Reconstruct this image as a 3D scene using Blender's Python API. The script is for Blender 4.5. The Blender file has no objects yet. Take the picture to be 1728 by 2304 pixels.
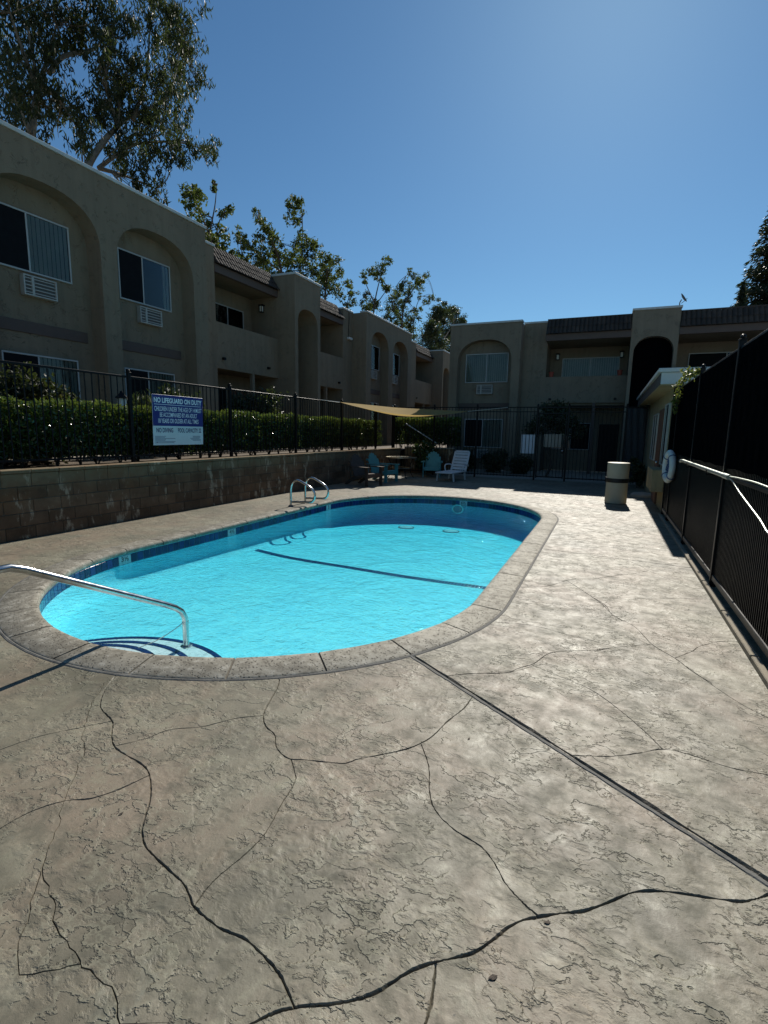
import bpy, bmesh, math, random
import numpy as np
from mathutils import Vector, Matrix
from mathutils.geometry import delaunay_2d_cdt

random.seed(7)
rng = np.random.default_rng(11)
C = bpy.context.scene.collection
SC = bpy.context.scene
R_ = math.radians

# ------------------------------------------------------------------ camera
cam_d = bpy.data.cameras.new('camera')
cam = bpy.data.objects.new('camera', cam_d)
C.objects.link(cam)
cam_d.sensor_fit = 'VERTICAL'
cam_d.sensor_width = cam_d.sensor_height = 36.0
cam_d.lens = 36.0 * 1131.92 / 2304.0
cam_d.clip_start = 0.05
cam_d.clip_end = 2000
_p, _r, _y = R_(9.0829), R_(1.0985), R_(23.6152)
_F = Vector((-math.sin(_y) * math.cos(_p), math.cos(_y) * math.cos(_p), -math.sin(_p)))
_R = Vector((math.cos(_y), math.sin(_y), 0))
_U = _R.cross(_F)
_r1 = _R * math.cos(_r) + _U * math.sin(_r)
_u1 = -_R * math.sin(_r) + _U * math.cos(_r)
m = Matrix.Identity(4)
for i in range(3):
    m[i][0] = _r1[i]; m[i][1] = _u1[i]; m[i][2] = -_F[i]
m[2][3] = 1.6
cam.matrix_world = m
SC.camera = cam

# ------------------------------------------------------------------ light
SUN_EL, SUN_AZ = R_(38.0), R_(-2.0)          # azimuth from +Y towards +X
world = bpy.data.worlds.new('World')
SC.world = world
world.use_nodes = True
wn = world.node_tree
sky = wn.nodes.new('ShaderNodeTexSky')
sky.sky_type = 'NISHITA'
sky.sun_disc = False
sky.sun_elevation = SUN_EL
sky.sun_rotation = SUN_AZ
sky.altitude = 150
sky.air_density = 1.0
sky.dust_density = 0.20
sky.ozone_density = 3.0
bg = wn.nodes['Background']
bg.inputs['Strength'].default_value = 0.07
tint = wn.nodes.new('ShaderNodeMix'); tint.data_type = 'RGBA'; tint.blend_type = 'MULTIPLY'
tint.inputs[0].default_value = 1.0; tint.inputs[7].default_value = (.69, 1.03, 1.17, 1)
wn.links.new(sky.outputs['Color'], tint.inputs[6]); wn.links.new(tint.outputs[2], bg.inputs['Color'])
sd = bpy.data.lights.new('sun', 'SUN')
sd.energy = 5.0
sd.angle = R_(0.53)
sd.color = (1.0, 0.94, 0.84)
sun = bpy.data.objects.new('sun', sd)
C.objects.link(sun)
sdir = Vector((math.sin(SUN_AZ) * math.cos(SUN_EL), math.cos(SUN_AZ) * math.cos(SUN_EL), math.sin(SUN_EL)))
sun.rotation_euler = (-sdir).to_track_quat('-Z', 'Y').to_euler()
sun.location = sdir * 60
SC.view_settings.view_transform = 'Standard'
SC.view_settings.look = 'None'
SC.view_settings.exposure = 0.0
SC.view_settings.gamma = 1.0
SC.view_settings.use_curve_mapping = False
SC.render.engine = 'CYCLES'
SC.cycles.max_bounces = 8
SC.cycles.transparent_max_bounces = 24
SC.cycles.volume_bounces = 0
SC.cycles.use_denoising = True
SC.cycles.caustics_reflective = False
SC.cycles.caustics_refractive = False
SC.cycles.sample_clamp_indirect = 4.0

# ------------------------------------------------------------------ materials
MATS = {}
def _mat(name):
    mt = bpy.data.materials.new(name); mt.use_nodes = True
    return mt, mt.node_tree.nodes, mt.node_tree.links, mt.node_tree.nodes['Principled BSDF']
def N(nd, t, **kw):
    n = nd.new(t)
    for k, v in kw.items():
        if k.startswith('i_'):
            n.inputs[int(k[2:]) if k[2:].isdigit() else k[2:]].default_value = v
        else:
            setattr(n, k, v)
    return n
def math_n(nd, lk, op, a, b=None, clamp=False):
    n = nd.new('ShaderNodeMath'); n.operation = op; n.use_clamp = clamp
    for i, v in enumerate((a, b)):
        if v is None: continue
        if isinstance(v, (int, float)): n.inputs[i].default_value = v
        else: lk.new(v, n.inputs[i])
    return n.outputs[0]
def ramp(nd, lk, src, stops, interp='LINEAR'):
    n = nd.new('ShaderNodeValToRGB'); cr = n.color_ramp; cr.interpolation = interp
    while len(cr.elements) < len(stops): cr.elements.new(0.5)
    for e, (p, c) in zip(cr.elements, stops):
        e.position = p; e.color = c if len(c) == 4 else (*c, 1)
    lk.new(src, n.inputs[0])
    return n.outputs[0]
def noise(nd, lk, vec, scale, detail=4, rough=.55, dist=0.0):
    n = nd.new('ShaderNodeTexNoise')
    n.inputs['Scale'].default_value = scale; n.inputs['Detail'].default_value = detail
    n.inputs['Roughness'].default_value = rough; n.inputs['Distortion'].default_value = dist
    if vec is not None: lk.new(vec, n.inputs['Vector'])
    return n.outputs[0]
def mixc(nd, lk, fac, a, b, mode='MIX'):
    n = nd.new('ShaderNodeMix'); n.data_type = 'RGBA'; n.blend_type = mode
    for i, v in ((0, fac), (6, a), (7, b)):
        if isinstance(v, (int, float)): n.inputs[i].default_value = v
        elif isinstance(v, tuple): n.inputs[i].default_value = (*v, 1) if len(v) == 3 else v
        else: lk.new(v, n.inputs[i])
    return n.outputs[2]
def bump(nd, lk, h, dist, strength=1.0, normal=None):
    n = nd.new('ShaderNodeBump'); n.inputs['Distance'].default_value = dist; n.inputs['Strength'].default_value = strength
    lk.new(h, n.inputs['Height'])
    if normal is not None: lk.new(normal, n.inputs['Normal'])
    return n.outputs[0]
def geo_pos(nd):
    return nd.new('ShaderNodeNewGeometry').outputs['Position']
def mapping(nd, lk, vec, scale=(1, 1, 1), rot=(0, 0, 0)):
    n = nd.new('ShaderNodeMapping'); n.inputs['Scale'].default_value = scale; n.inputs['Rotation'].default_value = rot
    lk.new(vec, n.inputs['Vector']); return n.outputs[0]

def simple(name, col, rough=.6, metal=0.0, var=.12, nscale=6.0, bumpd=0.0, bscale=60.0, spec=.5, objvar=0.0, coat=0.0):
    """a plain paint / plastic / metal with slight wear in tone, roughness and relief"""
    mt, nd, lk, b = _mat(name)
    pos = geo_pos(nd)
    f = noise(nd, lk, pos, nscale, 5, .6)
    dark = tuple(c * (1 - var) for c in col); lite = tuple(min(1, c * (1 + var)) for c in col)
    c = ramp(nd, lk, f, [(.3, dark), (.7, lite)])
    if objvar:
        oi = nd.new('ShaderNodeObjectInfo')
        k = math_n(nd, lk, 'MULTIPLY_ADD', oi.outputs['Random'], objvar * 2)
        k.node.inputs[2].default_value = 1 - objvar
        h = nd.new('ShaderNodeHueSaturation'); lk.new(c, h.inputs['Color']); lk.new(k, h.inputs['Value']); c = h.outputs[0]
    lk.new(c, b.inputs['Base Color'])
    r = ramp(nd, lk, f, [(.2, (rough * .8,) * 3), (.8, (min(1, rough * 1.2),) * 3)])
    lk.new(r, b.inputs['Roughness'])
    b.inputs['Metallic'].default_value = metal
    b.inputs['Specular IOR Level'].default_value = spec
    b.inputs['Coat Weight'].default_value = coat
    if bumpd:
        lk.new(bump(nd, lk, noise(nd, lk, pos, bscale, 5, .6), bumpd), b.inputs['Normal'])
    MATS[name] = mt
    return mt

def make_stucco(name, col):
    mt, nd, lk, b = _mat(name)
    pos = geo_pos(nd)
    big = noise(nd, lk, pos, .7, 5, .6)
    c = ramp(nd, lk, big, [(.3, tuple(x * .88 for x in col)), (.7, tuple(min(1, x * 1.07) for x in col))])
    # rain streaks running down
    st = noise(nd, lk, mapping(nd, lk, pos, (5, 5, .35)), 1.0, 4, .6)
    c = mixc(nd, lk, ramp(nd, lk, st, [(.46, (0, 0, 0)), (.72, (.42,) * 3)]), c, tuple(x * .62 for x in col))
    STUCCO_COL = c; b.inputs['Roughness'].default_value = .92
    b.inputs['Specular IOR Level'].default_value = .2
    fine = noise(nd, lk, pos, 90, 4, .7)
    # skip-trowel ridges: broken contour lines of a warped noise
    w = noise(nd, lk, pos, 3.2, 3, .5, 1.5)
    fr = math_n(nd, lk, 'FRACT', math_n(nd, lk, 'MULTIPLY', w, 9.0))
    ln = ramp(nd, lk, fr, [(.42, (0,) * 3), (.5, (1,) * 3), (.56, (0,) * 3)])
    msk = ramp(nd, lk, noise(nd, lk, pos, 5.0, 2, .5), [(.52, (0,) * 3), (.62, (1,) * 3)])
    h = math_n(nd, lk, 'MULTIPLY', ln, msk)
    c = mixc(nd, lk, math_n(nd, lk, 'MULTIPLY', h, .38), STUCCO_COL, tuple(x * .45 for x in col))  # relief shading of the ridges put into the colour
    c = mixc(nd, lk, ramp(nd, lk, fine, [(.35, (.3,) * 3), (.55, (0,) * 3)]), c, tuple(x * .6 for x in col))
    lk.new(c, b.inputs['Base Color'])
    n1 = bump(nd, lk, fine, .004, .8)
    n2 = bump(nd, lk, h, .014, .9, n1)
    lk.new(n2, b.inputs['Normal'])
    MATS[name] = mt

def make_deck():
    mt, nd, lk, b = _mat('deck')
    pos = geo_pos(nd)
    def warp(sc, amt):
        t = nd.new('ShaderNodeTexNoise'); t.inputs['Scale'].default_value = sc; t.inputs['Detail'].default_value = 3; lk.new(pos, t.inputs['Vector'])
        vm = nd.new('ShaderNodeVectorMath'); vm.operation = 'SCALE'; vm.inputs['Scale'].default_value = amt
        ad = nd.new('ShaderNodeVectorMath'); ad.operation = 'ADD'
        lk.new(t.outputs['Color'], vm.inputs[0]); lk.new(pos, ad.inputs[0]); lk.new(vm.outputs[0], ad.inputs[1]); return ad.outputs[0]
    wp = warp(5.0, .07)
    patch = noise(nd, lk, wp, 1.1, 6, .66)
    c = ramp(nd, lk, patch, [(.28, (0.095, 0.088, 0.061)), (.40, (0.160, 0.146, 0.102)), (.50, (0.209, 0.187, 0.131)), (.60, (0.263, 0.243, 0.175)), (.74, (0.184, 0.176, 0.125))])
    pink = ramp(nd, lk, noise(nd, lk, wp, 1.25, 5, .62), [(.45, (0,) * 3), (.60, (.7,) * 3)])
    c = mixc(nd, lk, pink, c, (0.236, 0.178, 0.125))
    mid = noise(nd, lk, wp, 8.0, 7, .68)
    c = mixc(nd, lk, ramp(nd, lk, mid, [(.36, (.6,) * 3), (.50, (0,) * 3)]), c, (0.088, 0.084, 0.056))
    c = mixc(nd, lk, ramp(nd, lk, mid, [(.55, (0,) * 3), (.70, (.6,) * 3)]), c, (0.313, 0.302, 0.209))
    lime = ramp(nd, lk, noise(nd, lk, wp, 2.1, 7, .72), [(.62, (0,) * 3), (.70, (.5,) * 3)])
    c = mixc(nd, lk, lime, c, (0.252, 0.278, 0.224))
    grime = ramp(nd, lk, noise(nd, lk, wp, .8, 6, .7), [(.50, (0,) * 3), (.66, (.72,) * 3)])
    c = mixc(nd, lk, grime, c, (0.082, 0.079, 0.053))
    # slate stamp: flakes with crisp broken edges
    def terr(scale, n, sc, rot, lo, hi, w):
        t = noise(nd, lk, mapping(nd, lk, wp, sc, (0, 0, rot)), scale, 6, .60, 0)
        fr = math_n(nd, lk, 'FRACT', math_n(nd, lk, 'MULTIPLY', t, n))
        mr = nd.new('ShaderNodeMapRange'); mr.interpolation_type = 'SMOOTHSTEP'
        mr.inputs[1].default_value = lo; mr.inputs[2].default_value = hi; lk.new(fr, mr.inputs[0])
        # one sharp riser per level, a slow fall back to the next one
        fall = nd.new('ShaderNodeMapRange'); fall.interpolation_type = 'SMOOTHSTEP'
        fall.inputs[1].default_value = .62; fall.inputs[2].default_value = 1.0; fall.inputs[3].default_value = 1; fall.inputs[4].default_value = 0
        lk.new(fr, fall.inputs[0])
        h = math_n(nd, lk, 'MULTIPLY', mr.outputs[0], fall.outputs[0])
        mdl = (lo + hi) / 2
        e = ramp(nd, lk, fr, [(mdl - w, (0,) * 3), (mdl - w * .25, (1,) * 3), (mdl + w * .4, (0,) * 3)])
        rim = ramp(nd, lk, fr, [(mdl + w * .3, (0,) * 3), (mdl + w * 1.1, (1,) * 3), (mdl + w * 3, (0,) * 3)])
        return h, e, rim
    h1, e1, r1 = terr(3.2, 3.0, (.85, 1.25, 1), .35, .40, .46, .028)
    h2, e2, r2 = terr(9.0, 3.0, (.8, 1.3, 1), .5, .38, .48, .06)
    mk = ramp(nd, lk, noise(nd, lk, wp, 1.9, 4, .65), [(.45, (0,) * 3), (.54, (1,) * 3)])
    mk2 = ramp(nd, lk, noise(nd, lk, wp, 2.8, 4, .65), [(.44, (0,) * 3), (.54, (1,) * 3)])
    edge_dark = math_n(nd, lk, 'MAXIMUM', math_n(nd, lk, 'MULTIPLY', e1, mk2), math_n(nd, lk, 'MULTIPLY', e2, mk))
    rims = math_n(nd, lk, 'MAXIMUM', math_n(nd, lk, 'MULTIPLY', r1, mk2), math_n(nd, lk, 'MULTIPLY', r2, mk))
    c = mixc(nd, lk, math_n(nd, lk, 'MULTIPLY', rims, .35), c, (0.340, 0.334, 0.236))
    c = mixc(nd, lk, math_n(nd, lk, 'MULTIPLY', edge_dark, .72), c, (0.044, 0.040, 0.025))  # narrow dark line along each flake edge
    fine = noise(nd, lk, pos, 95, 5, .7)
    c = mixc(nd, lk, ramp(nd, lk, fine, [(.3, (.4,) * 3), (.5, (0,) * 3)]), c, (0.088, 0.081, 0.055))
    vo = nd.new('ShaderNodeTexVoronoi'); vo.inputs['Scale'].default_value = 14; lk.new(wp, vo.inputs['Vector'])
    c = mixc(nd, lk, ramp(nd, lk, vo.outputs['Distance'], [(.035, (.75,) * 3), (.065, (0,) * 3)]), c, (0.037, 0.036, 0.024))
    at = nd.new('ShaderNodeAttribute'); at.attribute_name = 'joint'
    c = mixc(nd, lk, at.outputs['Fac'], c, (0.034, 0.030, 0.019))
    lk.new(c, b.inputs['Base Color'])
    b.inputs['Specular IOR Level'].default_value = .58
    lk.new(ramp(nd, lk, mid, [(.3, (.74,) * 3), (.7, (.50,) * 3)]), b.inputs['Roughness'])
    n1 = bump(nd, lk, math_n(nd, lk, 'MULTIPLY', h1, mk2), .0035, 1.0)
    n2 = bump(nd, lk, math_n(nd, lk, 'MULTIPLY', h2, mk), .0028, 1.0, n1)
    n3 = bump(nd, lk, mid, .0035, .5, n2)
    n4 = bump(nd, lk, fine, .0014, .8, n3)
    lk.new(n4, b.inputs['Normal'])
    MATS['deck'] = mt

def make_coping():
    mt, nd, lk, b = _mat('coping')
    pos = geo_pos(nd)
    oi = nd.new('ShaderNodeObjectInfo')
    a = noise(nd, lk, pos, 3.0, 6, .65)
    sx = nd.new('ShaderNodeSeparateXYZ'); lk.new(pos, sx.inputs[0])
    mr = nd.new('ShaderNodeMapRange'); mr.inputs[1].default_value = -2.4; mr.inputs[2].default_value = -1.0
    lk.new(math_n(nd, lk, 'ADD', sx.outputs['X'], math_n(nd, lk, 'MULTIPLY', math_n(nd, lk, 'SUBTRACT', noise(nd, lk, pos, 1.6, 5, .65), .5), 2.2)), mr.inputs[0])
    c = mixc(nd, lk, mr.outputs[0], ramp(nd, lk, a, [(.3, (.165, .150, .118)), (.5, (.255, .235, .188)), (.7, (.34, .315, .255))]), ramp(nd, lk, a, [(.3, (.31, .285, .225)), (.5, (.50, .465, .375)), (.7, (.66, .62, .52))]))
    # stones beside the step entry are greyer and dirtier, the right hand run is bleached: per-stone tone
    c = mixc(nd, lk, math_n(nd, lk, 'MULTIPLY', oi.outputs['Random'], .35), c, (.30, .28, .225))
    vo = nd.new('ShaderNodeTexVoronoi'); vo.inputs['Scale'].default_value = 48; lk.new(pos, vo.inputs['Vector'])
    sel = noise(nd, lk, pos, 40, 2, .5)
    pit = math_n(nd, lk, 'MULTIPLY', ramp(nd, lk, vo.outputs['Distance'], [(.22, (1,) * 3), (.34, (0,) * 3)]), ramp(nd, lk, sel, [(.42, (0,) * 3), (.48, (1,) * 3)]))
    c = mixc(nd, lk, math_n(nd, lk, 'MULTIPLY', pit, .9), c, (.055, .046, .034))
    blot = noise(nd, lk, pos, 15, 6, .7)
    c = mixc(nd, lk, ramp(nd, lk, blot, [(.34, (.75,) * 3), (.5, (0,) * 3)]), c, (.13, .115, .085))
    c = mixc(nd, lk, ramp(nd, lk, blot, [(.54, (0,) * 3), (.68, (.6,) * 3)]), c, (.62, .59, .50))
    fine = noise(nd, lk, pos, 160, 4, .7)
    c = mixc(nd, lk, ramp(nd, lk, fine, [(.3, (.4,) * 3), (.55, (0,) * 3)]), c, (.14, .125, .1))
    lk.new(c, b.inputs['Base Color']); b.inputs['Roughness'].default_value = .72
    b.inputs['Specular IOR Level'].default_value = .3
    inv = math_n(nd, lk, 'SUBTRACT', 1.0, pit)
    n1 = bump(nd, lk, inv, .004, .9)
    n2 = bump(nd, lk, fine, .002, .7, n1)
    lk.new(n2, b.inputs['Normal'])
    MATS['coping'] = mt

def make_block():
    mt, nd, lk, b = _mat('block')
    pos = geo_pos(nd); oi = nd.new('ShaderNodeObjectInfo')
    a = noise(nd, lk, pos, 4.0, 6, .65)
    c = ramp(nd, lk, a, [(.3, (.100, .064, .040)), (.6, (.160, .106, .066)), (.8, (.21, .148, .092))])
    h = nd.new('ShaderNodeHueSaturation')
    k = math_n(nd, lk, 'MULTIPLY_ADD', oi.outputs['Random'], .5); k.node.inputs[2].default_value = .75
    lk.new(k, h.inputs['Value']); lk.new(c, h.inputs['Color']); c = h.outputs[0]
    # upper courses drift to a paler, yellower tone
    sx = nd.new('ShaderNodeSeparateXYZ'); lk.new(pos, sx.inputs[0])
    up = ramp(nd, lk, math_n(nd, lk, 'ADD', sx.outputs['Z'], math_n(nd, lk, 'MULTIPLY', a, .3)), [(.82, (0,) * 3), (1.05, (.6,) * 3)])
    c = mixc(nd, lk, up, c, (.23, .19, .115))
    # lime runs and peeled paint
    ef = noise(nd, lk, mapping(nd, lk, pos, (6, 6, 2.2)), 1.0, 7, .7)
    gate = ramp(nd, lk, noise(nd, lk, pos, 1.1, 2, .5), [(.40, (0,) * 3), (.55, (1,) * 3)])
    rust = ramp(nd, lk, noise(nd, lk, pos, 1.4, 5, .7), [(.52, (0,) * 3), (.66, (.6,) * 3)])
    c = mixc(nd, lk, rust, c, (.19, .105, .055))
    c = mixc(nd, lk, math_n(nd, lk, 'MULTIPLY', ramp(nd, lk, ef, [(.56, (0,) * 3), (.63, (.8,) * 3)]), gate), c, (.43, .37, .27))
    lk.new(c, b.inputs['Base Color']); b.inputs['Roughness'].default_value = .9
    b.inputs['Specular IOR Level'].default_value = .2
    lk.new(bump(nd, lk, noise(nd, lk, pos, 45, 6, .7), .006, .8), b.inputs['Normal'])
    MATS['block'] = mt

def make_leaf(name, col, col2, rough=.4, trans=.35, spec=.5, top=None):
    mt, nd, lk, b = _mat(name)
    pos = geo_pos(nd)
    f = noise(nd, lk, pos, 2.3, 4, .6)
    f2 = noise(nd, lk, pos, 40, 2, .5)
    c = ramp(nd, lk, f, [(.35, col), (.65, col2)])
    c = mixc(nd, lk, ramp(nd, lk, f2, [(.35, (.55,) * 3), (.65, (0,) * 3)]), c, tuple(x * .55 for x in col))
    if top:                                   # sunlit look of the clipped top painted into the leaf colour
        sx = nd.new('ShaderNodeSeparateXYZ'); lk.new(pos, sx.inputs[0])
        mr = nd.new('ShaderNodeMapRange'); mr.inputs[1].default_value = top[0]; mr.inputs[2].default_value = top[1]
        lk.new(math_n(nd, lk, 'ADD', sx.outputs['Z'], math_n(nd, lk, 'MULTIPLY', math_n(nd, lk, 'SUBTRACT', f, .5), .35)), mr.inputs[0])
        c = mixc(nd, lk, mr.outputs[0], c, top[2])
    lk.new(c, b.inputs['Base Color']); b.inputs['Roughness'].default_value = rough
    b.inputs['Specular IOR Level'].default_value = spec
    tr = nd.new('ShaderNodeBsdfTranslucent')
    lk.new(mixc(nd, lk, .5, c, (.16, .22, .03)), tr.inputs['Color'])
    mx = nd.new('ShaderNodeMixShader'); mx.inputs[0].default_value = trans
    lk.new(b.outputs[0], mx.inputs[1]); lk.new(tr.outputs[0], mx.inputs[2])
    lk.new(mx.outputs[0], nd['Material Output'].inputs['Surface'])
    MATS[name] = mt

def make_water():
    mt, nd, lk, b = _mat('water')
    nd.remove(b)
    pos = geo_pos(nd)
    r1 = noise(nd, lk, mapping(nd, lk, pos, (1, 1, 1)), 2.2, 3, .55, .8)
    r2 = noise(nd, lk, pos, 9.0, 4, .6, 1.2)
    r3 = noise(nd, lk, pos, 30.0, 2, .5, .6)
    h = math_n(nd, lk, 'ADD', math_n(nd, lk, 'MULTIPLY', r1, .55), math_n(nd, lk, 'ADD', math_n(nd, lk, 'MULTIPLY', r2, .35), math_n(nd, lk, 'MULTIPLY', r3, .08)))
    nr = bump(nd, lk, h, .065, .7)
    tp = nd.new('ShaderNodeBsdfTransparent'); tp.inputs['Color'].default_value = (.97, .99, 1, 1)
    rf = nd.new('ShaderNodeBsdfRefraction'); rf.inputs['IOR'].default_value = 1.10; rf.inputs['Roughness'].default_value = 0
    lk.new(nr, rf.inputs['Normal'])
    m0 = nd.new('ShaderNodeMixShader'); m0.inputs[0].default_value = .0
    lk.new(tp.outputs[0], m0.inputs[1]); lk.new(rf.outputs[0], m0.inputs[2])
    gl = nd.new('ShaderNodeBsdfGlossy'); gl.inputs['Roughness'].default_value = .02
    lk.new(nr, gl.inputs['Normal'])
    # Schlick reflectance, the same from above and below the surface
    lw = nd.new('ShaderNodeLayerWeight'); lw.inputs['Blend'].default_value = .5; lk.new(nr, lw.inputs['Normal'])
    sch = math_n(nd, lk, 'MULTIPLY_ADD', math_n(nd, lk, 'POWER', lw.outputs['Facing'], 5.0), .98); sch.node.inputs[2].default_value = .02
    mx = nd.new('ShaderNodeMixShader')
    lk.new(sch, mx.inputs[0]); lk.new(tp.outputs[0], mx.inputs[1]); lk.new(gl.outputs[0], mx.inputs[2])
    lk.new(mx.outputs[0], nd['Material Output'].inputs['Surface'])
    va = nd.new('ShaderNodeVolumeAbsorption')
    va.inputs['Color'].default_value = (.0, .89, .985, 1); va.inputs['Density'].default_value = .55
    lk.new(va.outputs[0], nd['Material Output'].inputs['Volume'])
    MATS['water'] = mt

def make_plaster(name, lo, hi, lite, dark):
    mt, nd, lk, b = _mat(name)
    pos = geo_pos(nd)
    # trowel mottling, boosted in colour to imitate rippling light under water
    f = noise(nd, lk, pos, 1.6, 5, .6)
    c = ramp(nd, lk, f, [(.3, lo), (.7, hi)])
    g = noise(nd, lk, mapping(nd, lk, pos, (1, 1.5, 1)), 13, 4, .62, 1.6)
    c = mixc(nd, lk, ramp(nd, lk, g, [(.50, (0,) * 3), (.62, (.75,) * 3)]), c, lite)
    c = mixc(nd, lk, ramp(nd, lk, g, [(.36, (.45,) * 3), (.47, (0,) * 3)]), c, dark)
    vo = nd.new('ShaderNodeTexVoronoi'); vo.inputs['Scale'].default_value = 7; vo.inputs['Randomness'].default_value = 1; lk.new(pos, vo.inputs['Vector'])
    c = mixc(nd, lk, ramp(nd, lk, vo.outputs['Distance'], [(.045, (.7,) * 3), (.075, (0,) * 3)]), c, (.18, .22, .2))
    lk.new(c, b.inputs['Base Color']); b.inputs['Roughness'].default_value = .8
    lk.new(bump(nd, lk, g, .006, .6), b.inputs['Normal'])
    MATS[name] = mt

def make_glass():
    mt, nd, lk, b = _mat('glass')
    nd.remove(b)
    tp = nd.new('ShaderNodeBsdfTransparent'); tp.inputs['Color'].default_value = (.72, .76, .76, 1)
    gl = nd.new('ShaderNodeBsdfGlossy'); gl.inputs['Roughness'].default_value = .03
    nr = bump(nd, lk, noise(nd, lk, geo_pos(nd), 1.5, 2, .5), .01, .4); lk.new(nr, gl.inputs['Normal'])
    fr = nd.new('ShaderNodeFresnel'); fr.inputs['IOR'].default_value = 1.32
    mx = nd.new('ShaderNodeMixShader')
    lk.new(fr.outputs[0], mx.inputs[0]); lk.new(tp.outputs[0], mx.inputs[1]); lk.new(gl.outputs[0], mx.inputs[2])
    lk.new(mx.outputs[0], nd['Material Output'].inputs['Surface'])
    MATS['glass'] = mt

def make_cloth(name, col, trans):
    mt, nd, lk, b = _mat(name)
    pos = geo_pos(nd)
    w = nd.new('ShaderNodeTexWave'); w.inputs['Scale'].default_value = 60; w.inputs['Distortion'].default_value = 1; lk.new(pos, w.inputs['Vector'])
    c = ramp(nd, lk, noise(nd, lk, pos, 3, 4, .6), [(.3, tuple(x * .85 for x in col)), (.7, col)])
    c = mixc(nd, lk, math_n(nd, lk, 'MULTIPLY', w.outputs['Fac'], .15), c, tuple(x * .6 for x in col))
    lk.new(c, b.inputs['Base Color']); b.inputs['Roughness'].default_value = .9
    tr = nd.new('ShaderNodeBsdfTranslucent'); lk.new(c, tr.inputs['Color'])
    mx = nd.new('ShaderNodeMixShader'); mx.inputs[0].default_value = trans
    lk.new(b.outputs[0], mx.inputs[1]); lk.new(tr.outputs[0], mx.inputs[2])
    lk.new(mx.outputs[0], nd['Material Output'].inputs['Surface'])
    MATS[name] = mt

make_stucco('stucco', (.245, .198, .140))
make_stucco('stucco_back', (.238, .200, .148))
make_stucco('cream_wall', (.42, .35, .21))
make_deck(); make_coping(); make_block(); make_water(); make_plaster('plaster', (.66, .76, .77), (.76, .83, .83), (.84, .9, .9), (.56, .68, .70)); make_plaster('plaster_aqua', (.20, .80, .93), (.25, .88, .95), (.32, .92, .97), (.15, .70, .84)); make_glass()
make_cloth('sail', (.66, .47, .17), .55)
make_cloth('blind', (.72, .67, .58), .25)
make_leaf('leaf_euc', (.028, .038, .020), (.054, .064, .034), .5, .25, .22)
make_leaf('leaf_gum', (.055, .080, .022), (.115, .130, .036), .48, .4, .25)
make_leaf('leaf_dark', (.030, .048, .022), (.055, .072, .03), .45, .2)
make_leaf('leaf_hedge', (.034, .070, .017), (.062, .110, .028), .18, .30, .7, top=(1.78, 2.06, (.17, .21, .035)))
make_leaf('leaf_shrub', (.024, .036, .016), (.050, .046, .022), .5, .2, .25)
make_leaf('leaf_red', (.10, .035, .025), (.16, .06, .035), .4, .3)
make_leaf('leaf_vine', (.13, .15, .03), (.22, .20, .05), .4, .45)
make_leaf('leaf_pine', (.022, .034, .018), (.036, .048, .024), .5, .1)
simple('bark', (.20, .175, .135), .9, var=.4, nscale=5, bumpd=.02, bscale=14)
simple('bark_dark', (.085, .068, .052), .9, var=.3, nscale=8, bumpd=.02, bscale=20)
simple('black_metal', (.006, .006, .007), .45, var=.3, nscale=20, spec=.2)
simple('mesh_screen', (.0028, .003, .004), 1.0, var=.3, nscale=12, spec=.0, bumpd=.004, bscale=120)
simple('tarp', (.012, .017, .024), .6, var=.3, nscale=5, bumpd=.01, bscale=20)
simple('brown_trim', (.105, .075, .062), .75, var=.15, nscale=5, bumpd=.002, bscale=60)
simple('roof_tile', (.047, .034, .025), .8, var=.4, nscale=7, bumpd=.004, bscale=50, objvar=.3)
simple('roof_under', (.06, .048, .04), .85)
simple('flashing', (.50, .53, .52), .5, var=.12, nscale=4)
simple('white_frame', (.42, .43, .42), .5, var=.08)
simple('dark_room', (.012, .013, .015), .9)
simple('ac_white', (.42, .42, .39), .55, var=.12, nscale=9)
simple('ac_dark', (.10, .10, .10), .7)
simple('tile_blue', (.008, .020, .105), .14, var=.3, nscale=15, objvar=.45, spec=.5)
simple('grout', (.10, .14, .20), .8, var=.2, nscale=20)
simple('insect_screen', (.010, .011, .013), .8, var=.3, nscale=8, spec=.1)
simple('tile_navy', (.012, .042, .15), .25, var=.2, nscale=15)
simple('marker_white', (.46, .50, .52), .3, var=.06)
simple('marker_black', (.015, .015, .018), .4)
simple('mortar', (.13, .115, .09), .9, var=.25, nscale=30, bumpd=.003, bscale=120)
simple('sealant', (.125, .122, .11), .8, var=.45, nscale=9, bumpd=.004, bscale=60)
simple('steel', (.56, .56, .54), .22, metal=1.0, var=.22, nscale=16)
simple('steel_old', (.42, .37, .27), .36, metal=1.0, var=.4, nscale=14)
simple('alu', (.30, .33, .30), .42, metal=1.0, var=.12, nscale=12)
simple('white_plastic', (.66, .67, .66), .45, var=.08, nscale=5)
simple('teal_plastic', (.085, .30, .30), .5, var=.12, nscale=6)
simple('brown_wood', (.075, .048, .034), .7, var=.35, nscale=12, bumpd=.002, bscale=50)
simple('can_cream', (.55, .50, .37), .6, var=.1, nscale=4, bumpd=.001, bscale=200)
simple('can_lid', (.64, .60, .47), .55, var=.08, nscale=6)
simple('black_strap', (.012, .012, .012), .55)
simple('sign_blue', (.022, .032, .19), .4, var=.08)
simple('sign_white', (.66, .73, .76), .4, var=.05)
simple('sign_ink', (.02, .03, .13), .5)
simple('sign_letter', (.82, .86, .9), .45)
simple('sign_panel', (.68, .70, .74), .5, var=.06)
simple('soil', (.13, .10, .07), .95, var=.45, nscale=6, bumpd=.02, bscale=30)
simple('concrete', (.36, .32, .26), .85, var=.2, nscale=3, bumpd=.004, bscale=50)
simple('curb', (.30, .26, .19), .85, var=.3, nscale=9, bumpd=.004, bscale=70)
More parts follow.
